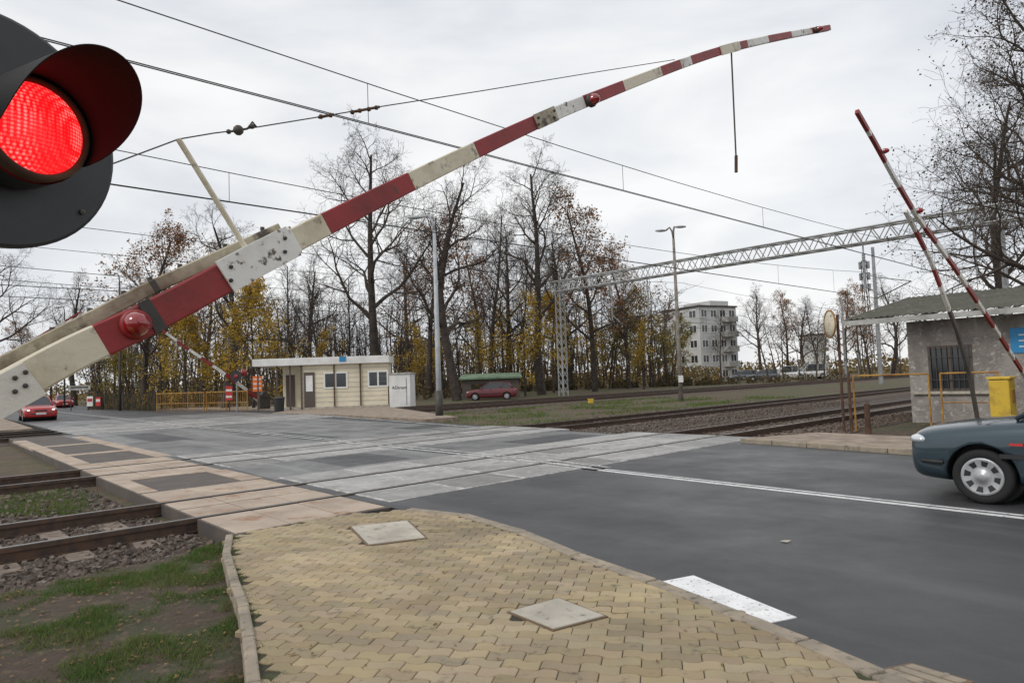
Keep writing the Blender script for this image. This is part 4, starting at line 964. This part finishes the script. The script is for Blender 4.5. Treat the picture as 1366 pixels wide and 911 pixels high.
# ------------------------------------------------------------------ trees
def gen(seed,H,r,first,n1,nc,spread,lean=.0,leaf=0,ls=.12,leafm='rustleaf',wig=.16,tw=.014,lowleaf=0.0):
    rnd=random.Random(seed); T=MB(); B=MB(); Lf=MB()
    def rv_(): return V((rnd.gauss(0,1),rnd.gauss(0,1),rnd.gauss(0,1)))
    ends=[]
    def grow(p,d,L,rad,lev):
        n=(10,6,4,3,2)[lev]; P=[p.copy()]; Rr=[rad]; d=d.copy()
        for i in range(n):
            d=(d+rv_()*wig*(.35 if lev==0 else 1)*(1+.25*lev)*.6+V((0,0,.06 if lev in (1,2) else 0))).normalized(); p=p+d*(L/n); P.append(p.copy())
            Rr.append(max(tw*.5,rad*(1-(.85 if lev else .8)*(i+1)/n)))
        (T if lev==0 else B).tube(P,Rr,(9,6,4,3,3)[lev],0,cap=False)
        if lev>=3: ends.extend(P[1:])
        if lev==4: return
        k=nc[lev]; ga=rnd.uniform(0,6.28)
        for c in range(k):
            f=(first+(1-first)*(c+.5)/k) if lev==0 else (.25+.75*(c+rnd.random()*.8)/k)
            f=min(f,.99); i=min(int(f*n),n-1); q=P[i].lerp(P[i+1],f*n-i); dd=(P[i+1]-P[i]).normalized()
            a=dd.cross(V((.31,.2,.9))).normalized(); a=Matrix.Rotation(ga+c*2.4+rnd.uniform(-.4,.4),3,dd)@a
            ang_=rnd.uniform(.55,1.05) if lev else rnd.uniform(.75,1.15)*(1.1-.45*f)
            nd=(dd*math.cos(ang_)+a*math.sin(ang_)).normalized()
            if lev==0: ln=H*spread*(1.15-.75*((f-first)/(1-first)))*rnd.uniform(.75,1.15)
            else: ln=L*(.62,.58,.55,.55)[lev]*rnd.uniform(.7,1.15)*(1.15-.45*f)
            grow(q,nd,ln,Rr[i]*(.52 if lev==0 else .6),lev+1)
    grow(V((0,0,0)),V((lean,0,1)).normalized(),H*.93,r,0)
    if leaf:
        ph3=V((seed*3.1,0,0))
        for _ in range(leaf):
            e=rnd.choice(ends)
            if noise.noise(e*.35+ph3) < rnd.uniform(-.35,.25)-lowleaf: continue
            c=e+rv_()*.22; a=rv_().normalized()*ls*rnd.uniform(.6,1.3); b=a.cross(rv_()).normalized()*ls*rnd.uniform(.4,.9)
            Lf.add([c-a,c-b,c+a,c+b],[(0,1,2,3)])
    root=thing('tree','x','tree')
    T.build('trunk','bark',root,smooth=True); B.build('limbs','twig',root)
    if leaf: Lf.build('crown',leafm,root)
    return root
PR={}
PR['oakA']=gen(1,20,.40,.30,12,(14,8,7,6),.34,wig=.26)
PR['oakB']=gen(2,20,.44,.24,12,(13,8,7,6),.38,wig=.3)
PR['slim']=gen(3,20,.26,.28,14,(17,7,6,4),.22,wig=.2)
PR['rustA']=gen(4,18,.33,.22,13,(15,8,6,4),.32,leaf=6500,ls=.12,leafm='rustleaf',wig=.22)
PR['rustB']=gen(5,18,.30,.25,13,(15,7,6,4),.29,leaf=4500,ls=.12,leafm='rustleaf',wig=.22)
PR['yelA']=gen(6,10,.14,.12,13,(14,6,5,3),.34,leaf=8500,ls=.10,leafm='yelleaf',wig=.22,tw=.01)
PR['yelB']=gen(7,10,.12,.15,13,(13,6,4,3),.30,leaf=5000,ls=.10,leafm='yelleaf',wig=.24,tw=.01)
PR['oliv']=gen(8,10,.12,.06,13,(14,6,5,3),.32,leaf=8500,ls=.11,leafm='olive',wig=.22,tw=.01)
PR['near']=gen(9,18,.32,.12,13,(19,9,7,5),.36,leaf=7500,ls=.055,leafm='darkleaf',wig=.26,tw=.011)
HH={'oakA':20,'oakB':20,'slim':20,'rustA':18,'rustB':18,'yelA':10,'yelB':10,'oliv':10,'near':18}
used=set()
def tree(kind,px,Y,ytop,label,rz,group='trees beyond the tracks'):
    o=PR[kind] if kind not in used else copy_tree(PR[kind]); used.add(kind)
    H=(529-.035*px-ytop)/F*Y+CAMZ-GZ; s_=H/HH[kind]
    o.location=AT(px,Y,GZ); o.scale=(s_,s_,s_); o.rotation_euler=(0,0,rz); o['label']=label; o['category']='tree'; o['group']=group
    return o
TL=[('rustA',192,60,296,'tree with rust coloured leaves at the left, behind the slim dark lamp',.5),
('oakB',300,53,280,'bare dark oak left of the cream cabin, behind the far barrier',1.2),
('oakA',497,58,176,'tall straight bare oak rising just behind the cream cabin',.2),
('oakB',609,56,212,'broad bare oak with thick dark trunk right of the tall grey lamp',3.3),
('oakA',722,66,205,'tall bare oak left of the gantry leg',2.2),
('rustB',793,72,262,'rust leaved tree behind the left gantry leg',.9),
('rustA',838,80,335,'shorter rust leaved tree right of the gantry leg',3.6),
('rustB',572,72,275,'thin rust leaved tree just left of the broad oak',4.1),
('slim',655,76,262,'slender bare tree between the two biggest oaks',.4),
('slim',392,64,335,'slender bare tree behind the cabin porch',1.9),
('slim',432,70,355,'thin bare tree above the left cabin window',3.0),
('slim',462,66,360,'thin bare tree above the right half of the cabin',5.0),
('oakA',545,82,330,'small bare tree in the gap between cabin and grey lamp',4.0),
('oakB',418,86,345,'hazy bare tree behind the middle of the cabin roof',2.5),
('oakA',680,88,300,'bare round tree filling the gap between the two biggest oaks',.8),
('slim',690,84,330,'thin bare tree behind the tall oak left of the gantry',5.9),
('slim',762,86,320,'thin bare tree directly behind the gantry leg',2.7),
('rustB',640,84,330,'faded rust leaved tree behind the slender tree between the big oaks',1.3),
('oakB',748,88,300,'spreading bare tree between the tall oak and the gantry leg',5.2),
('rustB',268,72,335,'sparse rust leaved tree behind the yellow railings',2.6),
('oakA',222,80,345,'broad bare tree behind the railings, right of the slim lamp',4.4),
('yelA',338,50,385,'bright yellow small tree beside the far barrier',.3),
('yelB',372,57,400,'yellow leaved sapling left of the cabin roof',2.0),
('yelB',288,60,402,'bright yellow sapling around the foot of the dark oak left of the cabin',5.3),
('yelA',248,56,416,'yellow leaved small tree above the rusty railings',4.0),
('yelB',215,62,425,'thin yellow sapling next to the rust leaved tree',1.0),
('oliv',175,64,440,'olive green bushy tree behind the garden fence',3.0),
('yelB',700,64,385,'yellow leaved sapling left of the gantry leg',5.0),
('yelA',738,74,400,'yellow leaved tree beside the gantry leg',2.5),
('yelB',672,78,405,'yellow leaved sapling above the low kiosk',1.4),
('oliv',872,84,385,'olive yellow tree behind the two headed lamp',1.5),
('yelB',858,74,425,'low yellow tree left of the two headed lamp',3.7),
('yelB',640,70,415,'yellow leaved sapling right of the broad oak trunk',.8),
('yelB',548,64,430,'low yellow tree left of the tall grey lamp',5.5),
('yelB',590,80,415,'yellow leaved sapling behind the tall grey lamp pole',3.9),
('yelB',785,80,405,'yellow leaved sapling just right of the gantry leg',.2),
('oliv',898,92,425,'olive bushy tree just left of the white apartment block',4.4),
('oliv',812,82,405,'olive yellow tree between gantry leg and two headed lamp',5.1),
('yelB',440,60,435,'yellow leaved sapling above the cabin roof',3.3),
('slim',962,98,410,'thin bare tree in front of the white apartment block',.7),
('oakA',1014,105,385,'bare round crowned tree right of the white apartment block',3.9),
('rustB',1050,112,392,'brownish far tree over the parked vans',1.1),
('oakB',1075,125,400,'bare brown tree between the parked vans and the round mirror',2.2),
('slim',1092,108,395,'thin far tree behind the round mirror',2.3),
('rustA',1128,118,385,'far brown tree beside the lattice tower',4.7),
('oakB',1190,95,370,'bare tree behind the roof of the trackside hut',5.6),
('rustB',1160,90,400,'brown tree behind the left end of the hut roof',.1),
('oakB',100,92,368,'bare tree on the far left beyond the red cars',2.9),
('oakA',-18,70,305,'bare tree whose branches reach in at the left edge',1.4),
('rustA',40,125,432,'low brown far tree behind the bright red hatchback',3.1),
('slim',68,120,425,'thin far tree left of the faint lamp',.9),
('rustB',135,100,420,'far brown tree above the poster boards',5.2)]
for k,px,Y,yt,l,rz in TL: tree(k,px,Y,yt,l,rz)
tree('near',1460,25,-120,'large dark twiggy tree overhanging the top right corner',.4,'trees by the hut')
tree('near',1345,46,110,'dense dark twiggy tree behind the hut roof at the right edge',2.4,'trees by the hut')
q=MB(); rnd=random.Random(99)
for _ in range(640):
    px=rnd.uniform(120,960) if rnd.random()<.78 else rnd.uniform(-200,1500); Y=rnd.uniform(84,125)
    if 905<px<1005: continue
    H=rnd.uniform(7,15)*(1 if 150<px<940 else .75); p=AT(px,Y,GZ); P=[p]
    d=V((rnd.gauss(0,.06),rnd.gauss(0,.06),1))
    for i in range(4): d=(d+V((rnd.gauss(0,.07),rnd.gauss(0,.07),0))).normalized(); P.append(P[-1]+d*H/4)
    q.tube(P,[.12,.10,.07,.045,.02],4,0,cap=False)
    for k in range(12):
        f=rnd.uniform(.25,.98)*4; i=int(f); b=P[i].lerp(P[min(i+1,4)],f-i); e=b+V((rnd.gauss(0,1),rnd.gauss(0,1),rnd.uniform(.3,1.6)))*H*.11
        q.tube([b,b.lerp(e,.5)+V((0,0,.15)),e],[.035,.025,.012],3,0,cap=False)
        for _k in range(3):
            b2=b.lerp(e,rnd.uniform(.3,1)); q.tube([b2,b2+V((rnd.gauss(0,1),rnd.gauss(0,1),rnd.uniform(.2,1.4)))*H*.045],[.018,.008],3,0,cap=False)
tag(q.build('distant_trunks','twig'),'mass of thin trunks of the far wood behind the tracks','wood',kind='stuff')
q=MB()
def quad(p,s0,s1):
    a=V((rnd.gauss(0,1),rnd.gauss(0,1),rnd.gauss(0,1))).normalized()*rnd.uniform(s0,s1); b=a.cross(V((rnd.gauss(0,1),rnd.gauss(0,1),rnd.gauss(0,1)))).normalized()*rnd.uniform(s0*.8,s1*.8)
    q.add([p-a,p-b,p+a,p+b],[(0,1,2,3)])
for _ in range(60000):
    px=rnd.uniform(120,960) if rnd.random()<.8 else rnd.uniform(-250,1550); Y=rnd.uniform(86,122)
    hmax=8*(.5+.8*noise.noise(V((px*.011,2,0)))+.5*abs(noise.noise(V((px*.04,Y*.05,0)))))+2.0
    if not 150<px<940: hmax*=.7
    if 905<px<1005: hmax=min(hmax,2.5)
    z=rnd.random()**1.5*max(1.5,hmax); p=AT(px,Y,GZ+z)
    if noise.noise(V((p.x*.35,p.y*.12,p.z*.4)))<-.05: continue
    quad(p,.09,.22)
for _ in range(16000):      # far band that closes the horizon
    px=rnd.uniform(-350,1750); Y=rnd.uniform(150,185); z=rnd.random()**1.2*(3.6+2.6*noise.noise(V((px*.02,9,0)))); quad(AT(px,Y,GZ+z),.25,.55)
tag(q.build('distant_foliage','wood_mix'),'autumn undergrowth and foliage of the far wood','wood',kind='stuff')
q=MB()
for _ in range(20000):
    px=rnd.uniform(150,1130); Y=rnd.uniform(62 if px<600 else 84,90); z=rnd.random()**1.2*(.9+1.3*noise.noise(V((px*.05,0,5)))); p=AT(px,Y,GZ+max(0,z))
    if noise.noise(V((px*.06,3,1)))<-.12: continue
    if 600<px<720 and Y<75: continue
    if px>960 and rnd.random()<.75: continue
    quad(p,.08,.2)
tag(q.build('underbrush','brush'),'brown underbrush along the foot of the trees','bushes',kind='stuff')
# ------------------------------------------------------------------ world & light
w=bpy.data.worlds.new('World'); S.world=w; w.use_nodes=True; nt=w.node_tree; N=nt.nodes; L=nt.links
bg=N['Background']; sky=N.new('ShaderNodeTexSky'); sky.sky_type='NISHITA'; sky.sun_disc=False; sky.sun_elevation=R(40); sky.sun_rotation=R(60)
tc=N.new('ShaderNodeTexCoord'); mp=N.new('ShaderNodeMapping'); mp.inputs['Scale'].default_value=(1.2,1.2,3.6); L.new(tc.outputs['Generated'],mp.inputs[0])
nz=N.new('ShaderNodeTexNoise'); nz.inputs['Scale'].default_value=1.9; nz.inputs['Detail'].default_value=6; nz.inputs['Roughness'].default_value=.5; nz.inputs['Distortion'].default_value=.3; L.new(mp.outputs[0],nz.inputs['Vector'])
cr_=N.new('ShaderNodeValToRGB'); cr_.color_ramp.elements[0].position=.34; cr_.color_ramp.elements[0].color=(.69,.72,.77,1); cr_.color_ramp.elements[1].position=.60; cr_.color_ramp.elements[1].color=(.97,.97,.965,1)
L.new(nz.outputs['Fac'],cr_.inputs[0])
sm=N.new('ShaderNodeVectorMath'); sm.operation='SCALE'; sm.inputs['Scale'].default_value=.12; L.new(sky.outputs[0],sm.inputs[0])
mx=N.new('ShaderNodeMix'); mx.data_type='RGBA'; mx.inputs[0].default_value=.94; L.new(sm.outputs[0],mx.inputs[6]); L.new(cr_.outputs[0],mx.inputs[7]); L.new(mx.outputs[2],bg.inputs[0]); bg.inputs[1].default_value=1.03
sl=bpy.data.lights.new('sun','SUN'); sl.energy=1.3; sl.angle=R(14); sl.color=(1,.96,.90)
so=bpy.data.objects.new('sun',sl); COL.objects.link(so); so.rotation_euler=(R(48),R(8),R(-60)); so.location=(0,0,50)
S.view_settings.view_transform='Standard'; S.view_settings.look='None'; S.view_settings.exposure=0
